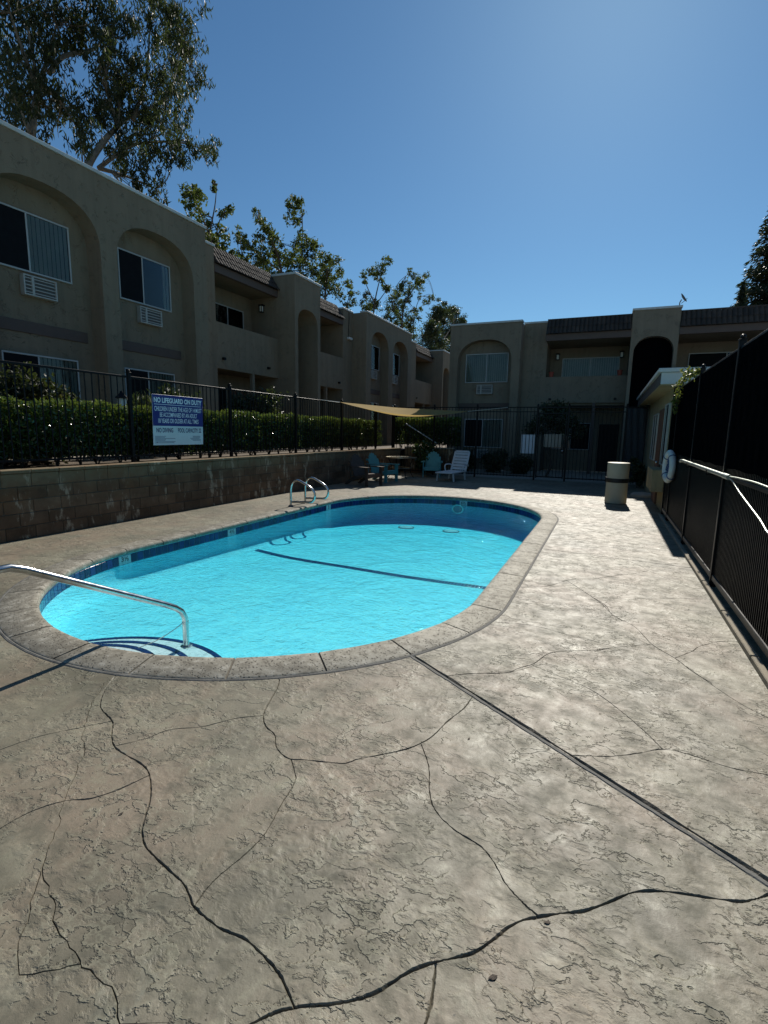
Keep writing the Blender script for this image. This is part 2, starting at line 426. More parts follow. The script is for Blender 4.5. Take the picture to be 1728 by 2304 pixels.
simple('rail_brown', (.055, .05, .045), .45, var=.35, nscale=12)
simple('rope', (.70, .68, .60), .9, var=.15, nscale=60)
simple('blue_rope', (.05, .09, .22), .8)
simple('red_pot', (.30, .06, .035), .7)
simple('glass_table', (.03, .035, .035), .12, spec=.6)
simple('door_brown', (.13, .065, .04), .6, var=.2, nscale=10)
simple('window_blue', (.02, .035, .09), .15)
simple('lamp_glass', (.75, .76, .72), .35)
simple('gravel', (.30, .26, .20), .95, var=.4, nscale=25, bumpd=.02, bscale=40)
GROOVES=[
 (0.011,[(-2.781,2.067),(-2.688,1.935),(-2.589,1.837),(-2.511,1.793),(-2.401,1.755),(-2.339,1.723),(-2.252,1.648),(-2.164,1.593),(-2.062,1.570),(-1.933,1.553),(-1.842,1.520),(-1.747,1.448),(-1.684,1.384),(-1.621,1.299),(-1.577,1.253),(-1.501,1.208),(-1.363,1.174),(-1.262,1.152),(-1.203,1.125),(-1.150,1.097),(-1.029,1.078),(-0.930,1.082),(-0.835,1.063),(-0.756,1.035),(-0.679,0.987)]),
 (0.009,[(-1.842,2.557),(-1.773,2.440),(-1.701,2.236),(-1.647,2.128),(-1.578,2.062),(-1.493,2.021),(-1.419,1.936),(-1.317,1.889),(-1.228,1.915),(-1.106,1.952),(-1.043,1.976),(-0.997,2.035),(-0.909,2.114),(-0.818,2.203),(-0.765,2.283),(-0.727,2.379),(-0.697,2.539),(-0.649,2.709),(-0.634,2.862)]),
 (0.006,[(-1.302,1.890),(-1.216,1.801),(-1.187,1.745),(-1.164,1.613),(-1.132,1.473),(-1.134,1.360),(-1.159,1.236),(-1.164,1.172),(-1.156,1.104)]),
 (0.007,[(-2.159,1.595),(-2.069,1.713),(-2.045,1.781),(-2.004,1.835),(-1.887,1.915),(-1.782,2.051),(-1.662,2.142)]),
 (0.007,[(-2.656,1.298),(-2.612,1.422),(-2.566,1.510),(-2.452,1.645),(-2.368,1.746)]),
 (0.009,[(-2.107,0.999),(-2.103,1.030),(-2.094,1.112),(-2.061,1.185),(-2.006,1.248),(-1.929,1.299),(-1.871,1.390),(-1.830,1.502)]),
 (0.013,[(-0.798,0.863),(-0.757,0.908),(-0.715,0.955),(-0.664,0.993),(-0.580,1.040),(-0.520,1.082),(-0.471,1.131),(-0.415,1.211),(-0.341,1.278),(-0.262,1.337),(-0.211,1.405),(-0.159,1.487),(-0.099,1.542),(-0.008,1.602),(0.057,1.641),(0.137,1.716),(0.213,1.790),(0.304,1.838),(0.416,1.869),(0.540,1.904),(0.602,1.941),(0.652,1.983),(0.704,2.028)]),
 (0.008,[(-0.758,2.275),(-0.667,2.125),(-0.607,1.960),(-0.546,1.864),(-0.446,1.798),(-0.331,1.761),(-0.266,1.708),(-0.209,1.636),(-0.144,1.586),(-0.090,1.557)]),
 (0.010,[(-0.350,1.255),(-0.332,1.172),(-0.328,1.100),(-0.329,1.074)]),
 (0.007,[(-0.033,2.520),(0.140,2.595),(0.271,2.684),(0.383,2.773),(0.490,2.788),(0.684,2.754),(0.837,2.770),(0.934,2.788)]),
 (0.006,[(-0.333,3.456),(-0.173,3.384),(0.005,3.297),(0.115,3.192),(0.227,3.047),(0.316,2.911),(0.384,2.789)]),
 (0.006,[(-0.873,3.044),(-0.664,3.189),(-0.494,3.282),(-0.363,3.442),(-0.348,3.480)]),
 (0.006,[(0.640,3.930),(0.786,3.641),(0.889,3.476),(0.982,3.381),(1.018,3.346)]),
 (0.007,[(0.015,5.253),(0.110,5.071),(0.175,4.801),(0.333,4.610),(0.445,4.255),(0.581,4.046),(0.663,3.863),(0.755,3.728)]),
 (0.006,[(0.577,4.049),(0.661,4.169),(0.723,4.262),(0.771,4.363),(0.877,4.495),(0.979,4.587),(1.062,4.614)]),
 (0.006,[(0.043,3.928),(0.186,4.062),(0.315,4.164),(0.445,4.261)]),
 (0.006,[(-0.001,6.016),(0.202,6.296),(0.411,6.466),(0.575,6.709)]),
 (0.006,[(0.311,7.164),(0.476,6.959),(0.575,6.709),(0.753,6.407),(0.927,6.171)]),
 (0.006,[(0.014,5.319),(0.308,5.380),(0.511,5.528),(1.079,5.772)]),
 (0.008,[(-0.720,5.296),(-0.491,5.440),(-0.372,5.637),(-0.235,5.878),(0.027,6.044),(0.281,6.359)]),
 (0.008,[(-0.269,5.746),(-0.105,5.459),(0.066,5.129),(0.148,4.885),(0.243,4.711)]),
 (0.007,[(-0.834,4.137),(-0.610,4.215),(-0.390,4.225),(-0.173,4.159),(0.000,4.126),(0.174,4.072)]),
 (0.008,[(-0.869,3.041),(-0.725,3.153),(-0.514,3.266),(-0.427,3.396),(-0.351,3.501),(-0.281,3.704),(-0.195,3.798),(0.034,3.941),(0.230,4.099)]),
 (0.008,[(-6.940,3.644),(-6.837,3.683),(-6.367,3.813),(-5.794,3.985)]),
 (0.008,[(-7.260,7.149),(-6.660,7.129),(-6.183,7.176)]),
]
CRACKS=[
 [(-2.783,2.016),(-2.654,1.834),(-2.472,1.660),(-2.391,1.582),(-2.256,1.498),(-2.147,1.379),(-2.037,1.249),(-1.912,1.136),(-1.825,1.039),(-1.740,0.967),(-1.608,0.918),(-1.529,0.874),(-1.402,0.833),(-1.307,0.817),(-1.182,0.805),(-1.134,0.782),(-1.083,0.755)],
 [(-1.740,0.967),(-1.691,0.909),(-1.608,0.828),(-1.558,0.777),(-1.463,0.724),(-1.396,0.758),(-1.325,0.816)],
 [(-6.673,4.651),(-6.470,4.608),(-6.221,4.547),(-5.999,4.390),(-5.836,4.219)],
 [(0.168,2.341),(0.120,2.221),(0.080,2.099)],
 [(-0.098,1.798),(-0.094,1.722),(-0.133,1.620),(-0.159,1.487)],
]
EUC_A=[(-19.84,13.28,15.69,1.82),(-18.86,14.06,15.80,1.13),(-19.42,13.99,16.32,1.04),(-18.67,11.92,13.09,1.23),(-18.60,13.02,13.85,0.85),(-20.39,12.77,13.02,1.09),(-20.56,12.20,14.91,1.80),(-17.92,10.50,11.71,1.33),(-19.77,12.98,12.79,1.18),(-19.85,14.21,13.53,0.94),(-17.41,11.66,11.01,0.72),(-19.10,14.56,15.90,0.80),(-17.92,14.15,15.95,0.89),(-19.08,13.65,14.90,0.89),(-18.55,11.52,10.91,0.59),(-20.12,14.96,13.06,0.86),(-18.57,14.53,12.54,0.75),(-17.82,13.06,12.27,0.60),(-18.93,11.12,15.21,1.91),(-18.23,12.32,15.86,1.72),(-18.45,14.21,17.16,1.61)]
EUC_B=[(-19.40,18.73,20.33,1.35),(-17.17,17.68,18.18,1.02),(-17.71,18.30,17.85,0.94),(-18.64,19.61,18.14,0.89),(-19.50,19.57,18.50,0.80),(-16.83,15.75,16.36,0.72),(-18.09,16.32,17.59,0.96),(-17.30,14.88,15.77,0.75),(-16.79,13.94,14.43,0.62),(-17.31,14.59,15.39,0.61),(-16.65,13.51,13.40,0.56),(-18.34,15.35,14.80,0.76),(-17.04,14.92,14.32,0.73),(-18.18,15.68,14.50,0.90),(-16.61,15.42,14.37,0.73),(-16.79,16.25,15.19,0.80),(-19.29,19.56,17.47,1.04),(-19.16,20.41,18.02,0.75),(-18.91,20.53,17.57,0.58),(-16.51,17.06,14.74,0.67),(-18.20,17.79,15.36,0.86),(-17.59,16.07,14.12,0.93),(-18.64,15.34,14.11,0.71),(-17.98,15.05,13.36,0.73),(-18.37,16.29,13.77,0.90),(-18.48,17.76,14.56,0.85),(-17.73,18.00,14.44,0.70),(-17.73,14.88,12.40,0.88),(-16.71,12.96,11.05,0.65),(-17.42,16.03,12.74,0.97),(-16.63,16.37,12.60,0.89),(-16.86,17.54,13.04,0.75),(-16.43,17.96,12.90,0.57),(-17.45,19.52,14.17,0.48),(-19.08,21.56,14.95,0.42),(-16.85,16.77,12.02,0.55),(-16.51,14.55,11.27,0.75),(-16.70,15.28,10.95,0.56),(-17.78,16.69,11.32,0.43),(-17.32,15.19,10.79,0.53),(-18.92,15.90,12.00,0.66),(-16.94,15.03,10.20,0.32),(-17.76,16.88,10.98,0.30),(-18.69,14.76,13.20,0.57)]
EUC_A_L=[[(-19.00,12.34,9.73),(-19.00,12.57,11.51),(-19.00,12.90,13.06),(-19.00,13.40,14.45),(-19.00,13.81,15.53)],[(-19.00,12.97,12.62),(-19.00,12.81,13.69),(-19.00,12.69,14.81)],[(-19.00,13.35,13.80),(-19.00,14.06,14.71),(-19.00,15.09,15.62),(-19.00,15.60,16.31),(-19.00,16.91,18.00)],[(-19.00,12.89,12.92),(-19.00,12.47,13.88),(-19.00,12.27,14.80)],[(-19.00,12.54,11.50),(-19.00,12.03,12.18)],[(-19.00,12.99,13.25),(-19.00,13.77,13.11)]]
EUC_B_L=[[(-18.00,13.48,10.04),(-18.00,14.00,11.22),(-18.00,14.71,12.21),(-18.00,15.17,12.97),(-18.00,15.52,14.29),(-18.00,15.88,15.26)],[(-18.00,14.29,11.00),(-18.00,15.09,11.79),(-18.00,16.32,12.76),(-18.00,18.22,13.75),(-18.00,19.83,14.24)],[(-18.00,14.71,12.21),(-18.00,15.96,13.45),(-18.00,17.57,14.94),(-18.00,18.39,16.57),(-18.00,18.61,18.37)],[(-18.00,15.17,12.97),(-18.00,14.86,14.22),(-18.00,15.35,15.83)],[(-18.00,15.96,13.45),(-18.00,16.71,15.27),(-18.00,17.06,17.37)],[(-18.00,14.29,11.00),(-18.00,15.60,11.23),(-18.00,16.78,11.39)]]
GUM_C=[(-17.20,17.92,11.53,0.44),(-15.93,16.95,10.64,0.45),(-15.72,16.50,10.03,0.36),(-17.16,18.42,10.54,0.44),(-16.02,17.35,9.54,0.45),(-16.64,18.55,9.76,0.52),(-17.06,19.59,9.96,0.45),(-16.83,19.68,11.29,0.32),(-16.07,19.09,11.18,0.20),(-15.90,18.34,9.95,0.30),(-17.23,19.09,10.47,0.27),(-16.32,18.43,11.72,0.13),(-17.23,19.59,12.57,0.12),(-16.15,18.96,9.28,0.39),(-16.77,19.08,9.11,0.44)]
GUM_C_L=[[(-16.50,19.01,8.02),(-16.50,18.52,9.36),(-16.50,17.90,10.40),(-16.50,17.31,11.04)],[(-16.50,18.65,9.22),(-16.50,18.85,10.57),(-16.50,19.45,11.34)],[(-16.50,18.27,9.83),(-16.50,18.55,11.17),(-16.50,18.76,12.11)]]
GUM_D=[(-16.59,20.31,10.66,0.25),(-16.35,20.28,10.19,0.32),(-17.49,22.21,10.64,0.49),(-16.30,20.20,9.48,0.40),(-17.96,23.53,12.91,0.23),(-18.52,24.72,12.94,0.43),(-17.26,23.41,11.86,0.51),(-18.62,25.75,12.37,0.50),(-18.23,24.11,11.78,0.42),(-17.72,25.03,11.44,0.58),(-17.23,23.34,10.53,0.60),(-18.33,26.53,11.36,0.61),(-18.60,24.16,10.47,0.57),(-16.62,22.86,9.56,0.48),(-17.95,26.58,14.48,0.40),(-16.40,24.97,13.85,0.37),(-16.55,25.50,13.62,0.38),(-17.79,26.48,13.70,0.39),(-17.60,26.87,13.57,0.34),(-17.45,27.11,12.91,0.34),(-17.15,26.27,12.17,0.44),(-17.27,27.30,12.22,0.50),(-17.36,27.94,12.68,0.46),(-17.21,28.31,12.63,0.34),(-16.44,24.65,10.83,0.51),(-17.48,27.63,11.59,0.67),(-17.67,26.46,10.66,0.65),(-16.97,27.30,10.82,0.55),(-18.13,25.79,10.40,0.54)]
GUM_D_L=[[(-17.50,25.28,8.29),(-17.50,24.90,10.56),(-17.50,23.73,11.78),(-17.50,22.93,12.63)],[(-17.50,26.18,8.48),(-17.50,26.92,11.14),(-17.50,27.19,13.19),(-17.50,26.97,14.80)],[(-17.50,24.90,10.33),(-17.50,22.58,10.76),(-17.50,21.43,11.16)],[(-17.50,26.93,11.39),(-17.50,28.42,12.85)],[(-17.50,23.24,8.30),(-17.50,23.68,10.22),(-17.50,24.20,11.72)]]
GUM_E=[(-17.98,30.12,12.78,0.36),(-16.35,28.07,11.60,0.50),(-17.45,31.11,12.75,0.43),(-17.38,30.41,11.85,0.60),(-18.67,31.46,11.85,0.62),(-17.70,32.19,12.38,0.38),(-17.31,29.99,10.92,0.65),(-18.65,30.67,11.22,0.55),(-17.22,30.72,10.68,0.42),(-17.18,31.57,10.46,0.30),(-18.56,35.11,12.35,0.41),(-17.19,33.01,11.24,0.44),(-17.58,32.96,10.23,0.38),(-17.07,32.99,10.49,0.31),(-17.85,29.79,10.24,0.41)]
GUM_E_L=[[(-17.50,30.05,8.19),(-17.50,29.76,10.33),(-17.50,30.32,12.11),(-17.50,30.90,12.83)],[(-17.50,29.87,10.09),(-17.50,31.21,11.53),(-17.50,32.00,12.59)],[(-17.50,31.54,8.47),(-17.50,32.48,10.12),(-17.50,33.45,11.83)]]
GUM_F=[(-16.59,37.36,14.41,0.46),(-16.52,36.19,13.53,0.51),(-17.96,38.32,13.85,0.47),(-17.88,37.50,13.88,0.36),(-16.65,33.70,12.34,0.32),(-16.07,32.82,11.76,0.25),(-17.50,38.61,13.49,0.36),(-17.09,38.75,12.99,0.43),(-16.81,38.58,12.75,0.36),(-17.36,36.49,11.31,0.55),(-17.27,37.12,11.12,0.48),(-17.37,35.50,11.56,0.33),(-17.26,34.77,10.91,0.26),(-16.81,34.82,10.43,0.46)]
GUM_F_L=[[(-17.00,36.06,8.62),(-17.00,36.13,10.89),(-17.00,37.02,13.02),(-17.00,38.29,14.73)],[(-17.00,36.28,11.24),(-17.00,34.94,12.16),(-17.00,34.41,12.57)],[(-17.00,36.37,10.94),(-17.00,37.72,12.23),(-17.00,38.73,12.97)]]
GUM_G=[(-17.98,46.34,16.28,0.43),(-17.79,47.06,15.95,0.43),(-16.85,46.06,15.40,0.50),(-18.64,52.25,17.72,0.43),(-17.33,46.49,14.97,0.55),(-16.94,43.76,14.06,0.52),(-17.96,44.48,14.71,0.49),(-18.17,44.19,14.08,0.53),(-16.77,39.87,12.45,0.51),(-18.13,42.34,12.35,0.70),(-18.25,44.48,12.83,0.73),(-17.66,44.58,13.38,0.57),(-17.02,39.63,10.90,0.65),(-18.46,45.59,12.10,0.74),(-17.93,46.53,12.06,0.75),(-17.90,47.13,11.16,0.76),(-16.70,44.96,12.43,0.48),(-17.65,49.99,14.42,0.45),(-16.65,48.65,14.44,0.35),(-18.29,48.87,10.44,0.70),(-17.89,43.71,10.92,0.63),(-17.14,46.62,14.20,0.29),(-16.58,50.23,14.60,0.27)]
GUM_G_L=[[(-17.50,43.41,8.75),(-17.50,43.19,12.11),(-17.50,45.23,14.28),(-17.50,49.31,16.89)],[(-17.50,46.25,8.76),(-17.50,46.23,11.97),(-17.50,47.62,14.27),(-17.50,51.56,15.28)],[(-17.50,43.21,11.74),(-17.50,41.17,12.04),(-17.50,42.03,14.03),(-17.50,45.11,15.89)]]
DARK_H=[(-19.15,58.19,15.19,0.93),(-19.82,63.78,16.68,1.01),(-20.14,67.78,17.28,0.83),(-18.91,59.25,14.40,1.15),(-19.93,68.31,15.95,0.95),(-18.08,64.90,15.61,0.57),(-17.98,52.60,12.37,0.93),(-19.95,65.49,14.32,1.26),(-19.66,56.09,11.92,0.89),(-18.08,55.29,11.46,1.16),(-18.57,62.12,12.07,1.08),(-18.08,52.39,10.09,0.83),(-19.46,62.37,11.08,0.98),(-20.11,71.31,15.35,0.74)]
DARK_H_L=[[(-19.00,59.49,7.58),(-19.00,59.35,11.66),(-19.00,60.02,14.81),(-19.00,61.09,16.30)],[(-19.00,59.41,11.16),(-19.00,55.62,12.52)],[(-19.00,59.63,12.21),(-19.00,64.14,15.10)]]
CON_R=[(8.45,41.67,13.70,0.62),(8.88,42.47,13.08,1.19),(8.33,41.63,12.63,0.70),(8.12,41.75,12.00,0.77),(8.76,41.87,11.83,1.17),(7.97,41.87,11.35,0.70),(8.63,41.86,10.88,1.08),(8.10,42.67,10.69,0.78),(9.19,41.45,10.33,1.15),(8.33,41.21,10.06,0.83),(9.01,42.71,14.51,0.88),(9.11,42.61,15.54,0.81)]
CON_S=[(7.07,40.39,10.85,0.30),(6.93,39.95,10.43,0.44),(7.00,40.36,10.14,0.48),(7.31,40.34,10.09,0.44),(6.75,39.78,9.87,0.33)]
# ------------------------------------------------------------------ mesh helpers
class MB:
    def __init__(s): s.v = []; s.f = []; s.mi = []; s.cur = 0
    def add(s, vs, fs):
        o = len(s.v); s.v += [tuple(x) for x in vs]; s.f += [tuple(i + o for i in f) for f in fs]; s.mi += [s.cur] * len(fs); return s
    def box(s, x0, x1, y0, y1, z0, z1, T=None):
        vs = [(x, y, z) for x in (x0, x1) for y in (y0, y1) for z in (z0, z1)]
        if T: vs = [T(*v) for v in vs]
        return s.add(vs, [(0, 1, 3, 2), (4, 6, 7, 5), (0, 4, 5, 1), (2, 3, 7, 6), (0, 2, 6, 4), (1, 5, 7, 3)])
    def cbox(s, x0, x1, y0, y1, z0, z1, c=.004, T=None):
        """box with chamfered edges"""
        X, Y, Z = (x0, x1), (y0, y1), (z0, z1); vs = []; ix = {}
        def p(a, b, d, k):
            q = [X[a], Y[b], Z[d]]; sg = [1 if t == 0 else -1 for t in (a, b, d)]
            for j in range(3):
                if j != k: q[j] += sg[j] * c
            return tuple(q)
        for a in (0, 1):
            for b in (0, 1):
                for d in (0, 1):
                    for k in range(3): ix[a, b, d, k] = len(vs); vs.append(p(a, b, d, k))
        fs = []
        for k in range(3):
            for e in (0, 1):
                q = []
                for (u, w) in ((0, 0), (1, 0), (1, 1), (0, 1)):
                    t = [0, 0, 0]; t[k] = e; o = [j for j in range(3) if j != k]; t[o[0]] = u; t[o[1]] = w
                    q.append(ix[t[0], t[1], t[2], k])
                fs.append(tuple(q))
        for k in range(3):
            o = [j for j in range(3) if j != k]
            for u in (0, 1):
                for w in (0, 1):
                    t0 = [0, 0, 0]; t0[o[0]] = u; t0[o[1]] = w; t1 = t0[:]; t1[k] = 1
                    fs.append((ix[(*t0, o[0])], ix[(*t1, o[0])], ix[(*t1, o[1])], ix[(*t0, o[1])]))
        for a in (0, 1):
            for b in (0, 1):
                for d in (0, 1): fs.append(tuple(ix[a, b, d, k] for k in range(3)))
        if T: vs = [T(*v) for v in vs]
        return s.add(vs, fs)
    def tube(s, pts, r, n=8, cap=True, r1=None):
        P = [Vector(p) for p in pts]; m = len(P); vs = []; fs = []
        up = None
        for i, p in enumerate(P):
            t = (P[min(i + 1, m - 1)] - P[max(i - 1, 0)]).normalized()
            if up is None:
                up = Vector((0, 0, 1)) if abs(t.z) < .9 else Vector((1, 0, 0))
            a = t.cross(up)
            if a.length < 1e-6: a = t.orthogonal()
            a.normalize(); b = a.cross(t).normalized(); up = b
            rr = r if r1 is None else r + (r1 - r) * i / max(1, m - 1)
            for k in range(n):
                q = p + (a * math.cos(2 * math.pi * k / n) + b * math.sin(2 * math.pi * k / n)) * rr
                vs.append(tuple(q))
        for i in range(m - 1):
            for k in range(n):
                fs.append((i * n + k, i * n + (k + 1) % n, (i + 1) * n + (k + 1) % n, (i + 1) * n + k))
        if cap: fs += [tuple(range(n))[::-1], tuple(range((m - 1) * n, m * n))]
        return s.add(vs, fs)
    def lathe(s, prof, c=(0, 0, 0), n=24, sx=1, sy=1):
        vs = []; fs = []; m = len(prof)
        for k in range(n):
            a = 2 * math.pi * k / n
            for r, z in prof: vs.append((c[0] + r * sx * math.cos(a), c[1] + r * sy * math.sin(a), c[2] + z))
        for k in range(n):
            for j in range(m - 1):
                k2 = (k + 1) % n; fs.append((k * m + j, k2 * m + j, k2 * m + j + 1, k * m + j + 1))
        return s.add(vs, fs)
    def ball(s, c, r, n=10, m=6):
        return s.lathe([(max(1e-4, r * math.sin(math.pi * j / m)), -r * math.cos(math.pi * j / m)) for j in range(m + 1)], c, n)
    def prism(s, poly, T0, T1):
        """poly of 2D points -> two mapped outlines joined"""
        n = len(poly); vs = [T0(*p) for p in poly] + [T1(*p) for p in poly]
        fs = [tuple(range(n))[::-1], tuple(range(n, 2 * n))] + [(i, (i + 1) % n, n + (i + 1) % n, n + i) for i in range(n)]
        return s.add(vs, fs)
    def mesh(s, name, mats, smooth=False):
        me = bpy.data.meshes.new(name); me.from_pydata(s.v, [], s.f)
        for mt in (mats if isinstance(mats, (list, tuple)) else [mats]): me.materials.append(MATS[mt])
        if any(s.mi): me.polygons.foreach_set('material_index', s.mi)
        if smooth: me.shade_smooth() if hasattr(me, 'shade_smooth') else None
        me.update()
        bm = bmesh.new(); bm.from_mesh(me); bmesh.ops.recalc_face_normals(bm, faces=bm.faces); bm.to_mesh(me); bm.free()
        if smooth:
            me.polygons.foreach_set('use_smooth', [True] * len(me.polygons))
            try: me.set_sharp_from_angle(angle=R_(40))
            except Exception: pass
        return me
    def build(s, name, mats, parent=None, smooth=False):
        return link(name, s.mesh(name, mats, smooth), parent)

def link(name, me, parent=None, loc=None, mat=None):
    o = bpy.data.objects.new(name, me); C.objects.link(o)
    if parent is not None: o.parent = parent
    if mat is not None: o.matrix_local = mat
    elif loc is not None: o.location = loc
    return o
def tag(o, label, cat, group=None):
    o['label'] = label; o['category'] = cat
    if group: o['group'] = group
    return o
def thing(name, label, cat, loc=(0, 0, 0), rz=0.0, group=None):
    o = bpy.data.objects.new(name, None); C.objects.link(o); o.empty_display_size = .2
    o.location = loc; o.rotation_euler = (0, 0, rz)
    return tag(o, label, cat, group)
def struct(o, kind='structure'):
    o['kind'] = kind; return o
def copy_tree(o, parent=None):
    kids = list(o.children)
    c = o.copy(); C.objects.link(c)
    if parent is not None: c.parent = parent
    for k in kids: copy_tree(k, c)
    return c
def text_mesh(name, body, mat, M, parent, width=None, height=None, depth=.0012, align='CENTER', bold=0.0):
    cu = bpy.data.curves.new('t', 'FONT'); cu.body = body; cu.size = 1.0; cu.extrude = 0; cu.offset = bold
    cu.resolution_u = 3
    ob = bpy.data.objects.new('t', cu); C.objects.link(ob)
    dg = bpy.context.evaluated_depsgraph_get(); dg.update()
    me = bpy.data.meshes.new_from_object(ob.evaluated_get(dg)); bpy.data.objects.remove(ob); bpy.data.curves.remove(cu)
    me.name = name
    co = np.empty(len(me.vertices) * 3, dtype=np.float32); me.vertices.foreach_get('co', co); co = co.reshape(-1, 3)
    lo, hi = co.min(0), co.max(0)
    co[:, 0] -= (lo[0] + hi[0]) / 2; co[:, 1] -= (lo[1] + hi[1]) / 2
    sy = height / (hi[1] - lo[1]); sx = (width / (hi[0] - lo[0])) if width else sy
    co[:, 0] *= sx; co[:, 1] *= sy; co[:, 2] = depth
    me.vertices.foreach_set('co', co.ravel()); me.materials.clear(); me.materials.append(MATS[mat]); me.update()
    return link(name, me, parent, mat=M)
def np_mesh(name, V, F, mat, attr=None):
    me = bpy.data.meshes.new(name); nv, nf = len(V), len(F); k = F.shape[1]
    me.vertices.add(nv); me.vertices.foreach_set('co', V.astype(np.float32).ravel())
    me.loops.add(nf * k); me.loops.foreach_set('vertex_index', F.astype(np.int32).ravel())
    me.polygons.add(nf); me.polygons.foreach_set('loop_start', (np.arange(nf) * k).astype(np.int32))
    me.polygons.foreach_set('loop_total', np.full(nf, k, np.int32))
    for mt in (mat if isinstance(mat, (list, tuple)) else [mat]): me.materials.append(MATS[mt])
    me.update(calc_edges=True); me.validate()
    me.polygons.foreach_set('use_smooth', [False] * len(me.polygons))
    return me
def leaves(cent, axis, ln, wd):
    """diamond leaves: centres, unit axes, lengths, widths -> V, F"""
    n = len(cent)
    rnd = rng.normal(size=(n, 3)); side = np.cross(axis, rnd); side /= np.linalg.norm(side, axis=1)[:, None] + 1e-9
    nrm = np.cross(axis, side)
    a = axis * (ln / 2)[:, None]; b = side * (wd / 2)[:, None]; cv = nrm * (ln * .10)[:, None]
    V = np.stack([cent - a, cent + b + cv, cent + a, cent - b + cv], 1).reshape(-1, 3)
    F = np.arange(4 * n).reshape(n, 4)
    return V, F
def unit(a): return a / (np.linalg.norm(a, axis=1)[:, None] + 1e-9)
def catmull(P, sub=6):
    P = [np.array(p, float) for p in P]; Q = [2 * P[0] - P[1]] + P + [2 * P[-1] - P[-2]]; out = []
    for i in range(1, len(Q) - 2):
        a, b, c, d = Q[i - 1:i + 3]
        for k in range(sub):
            t = k / sub
            out.append(.5 * ((2 * b) + (c - a) * t + (2 * a - 5 * b + 4 * c - d) * t * t + (-a + 3 * b - 3 * c + d) * t ** 3))
    out.append(P[-1]); return out

# ------------------------------------------------------------------ pool outline (stadium)
PX, PY0, PY1, PR = -3.35, 4.68, 9.80, 2.30
def stad(s, R):
    """point and outward normal at arc parameter s in [0,1) measured on radius 2.45, counter-clockwise from (PX+R, PY0)"""
    L1 = PY1 - PY0; La = math.pi * 2.45; tot = 2 * (L1 + La); d = (s % 1.0) * tot
    if d < L1: return (PX + R, PY0 + d), (1, 0)
    d -= L1
    if d < La:
        a = d / 2.45; return (PX + R * math.cos(a), PY1 + R * math.sin(a)), (math.cos(a), math.sin(a))
    d -= La
    if d < L1: return (PX - R, PY1 - d), (-1, 0)
    d -= L1; a = math.pi + d / 2.45
    return (PX + R * math.cos(a), PY0 + R * math.sin(a)), (math.cos(a), math.sin(a))
PERIM = 2 * (PY1 - PY0 + math.pi * 2.45)
def stad_near(x, y):
    """parameter s of the outline point nearest (x,y)"""
    L1 = PY1 - PY0; La = math.pi * 2.45
    if y > PY1:
        return (L1 + math.atan2(y - PY1, x - PX) * 2.45) / PERIM
    if y < PY0:
        a = math.atan2(y - PY0, x - PX) % (2 * math.pi)
        return (2 * L1 + La + (a - math.pi) * 2.45) / PERIM if a >= math.pi else 0
    return (y - PY0) / PERIM if x > PX else (L1 + La + PY1 - y) / PERIM

# ------------------------------------------------------------------ ground, terrace, deck
XF, XW, YB = 1.17, -7.43, 18.5          # right fence line, block wall face, back fence line
gb = MB()
def sheet(mb, x0, x1, y0, y1, z):
    mb.add([(x0, y0, z), (x1, y0, z), (x1, y1, z), (x0, y1, z)], [(0, 1, 2, 3)])
sheet(gb, -400, -7.5, -400, 500, -.016); sheet(gb, 1.32, 400, -400, 500, -.016)
sheet(gb, -7.5, 1.32, -400, -1.5, -.016); sheet(gb, -7.5, 1.32, 18.75, 500, -.016)
struct(gb.build('ground', 'concrete'))
tb = MB(); sheet(tb, -60, -7.62, -40, 60, .90); sheet(tb, -7.62, -5.4, 18.95, 60, .90)
struct(tb.build('terrace', 'soil'))
wk = MB(); wk.box(-10.9, -9.6, -10, 19, .86, .93)
struct(wk.build('walkway', 'concrete'))

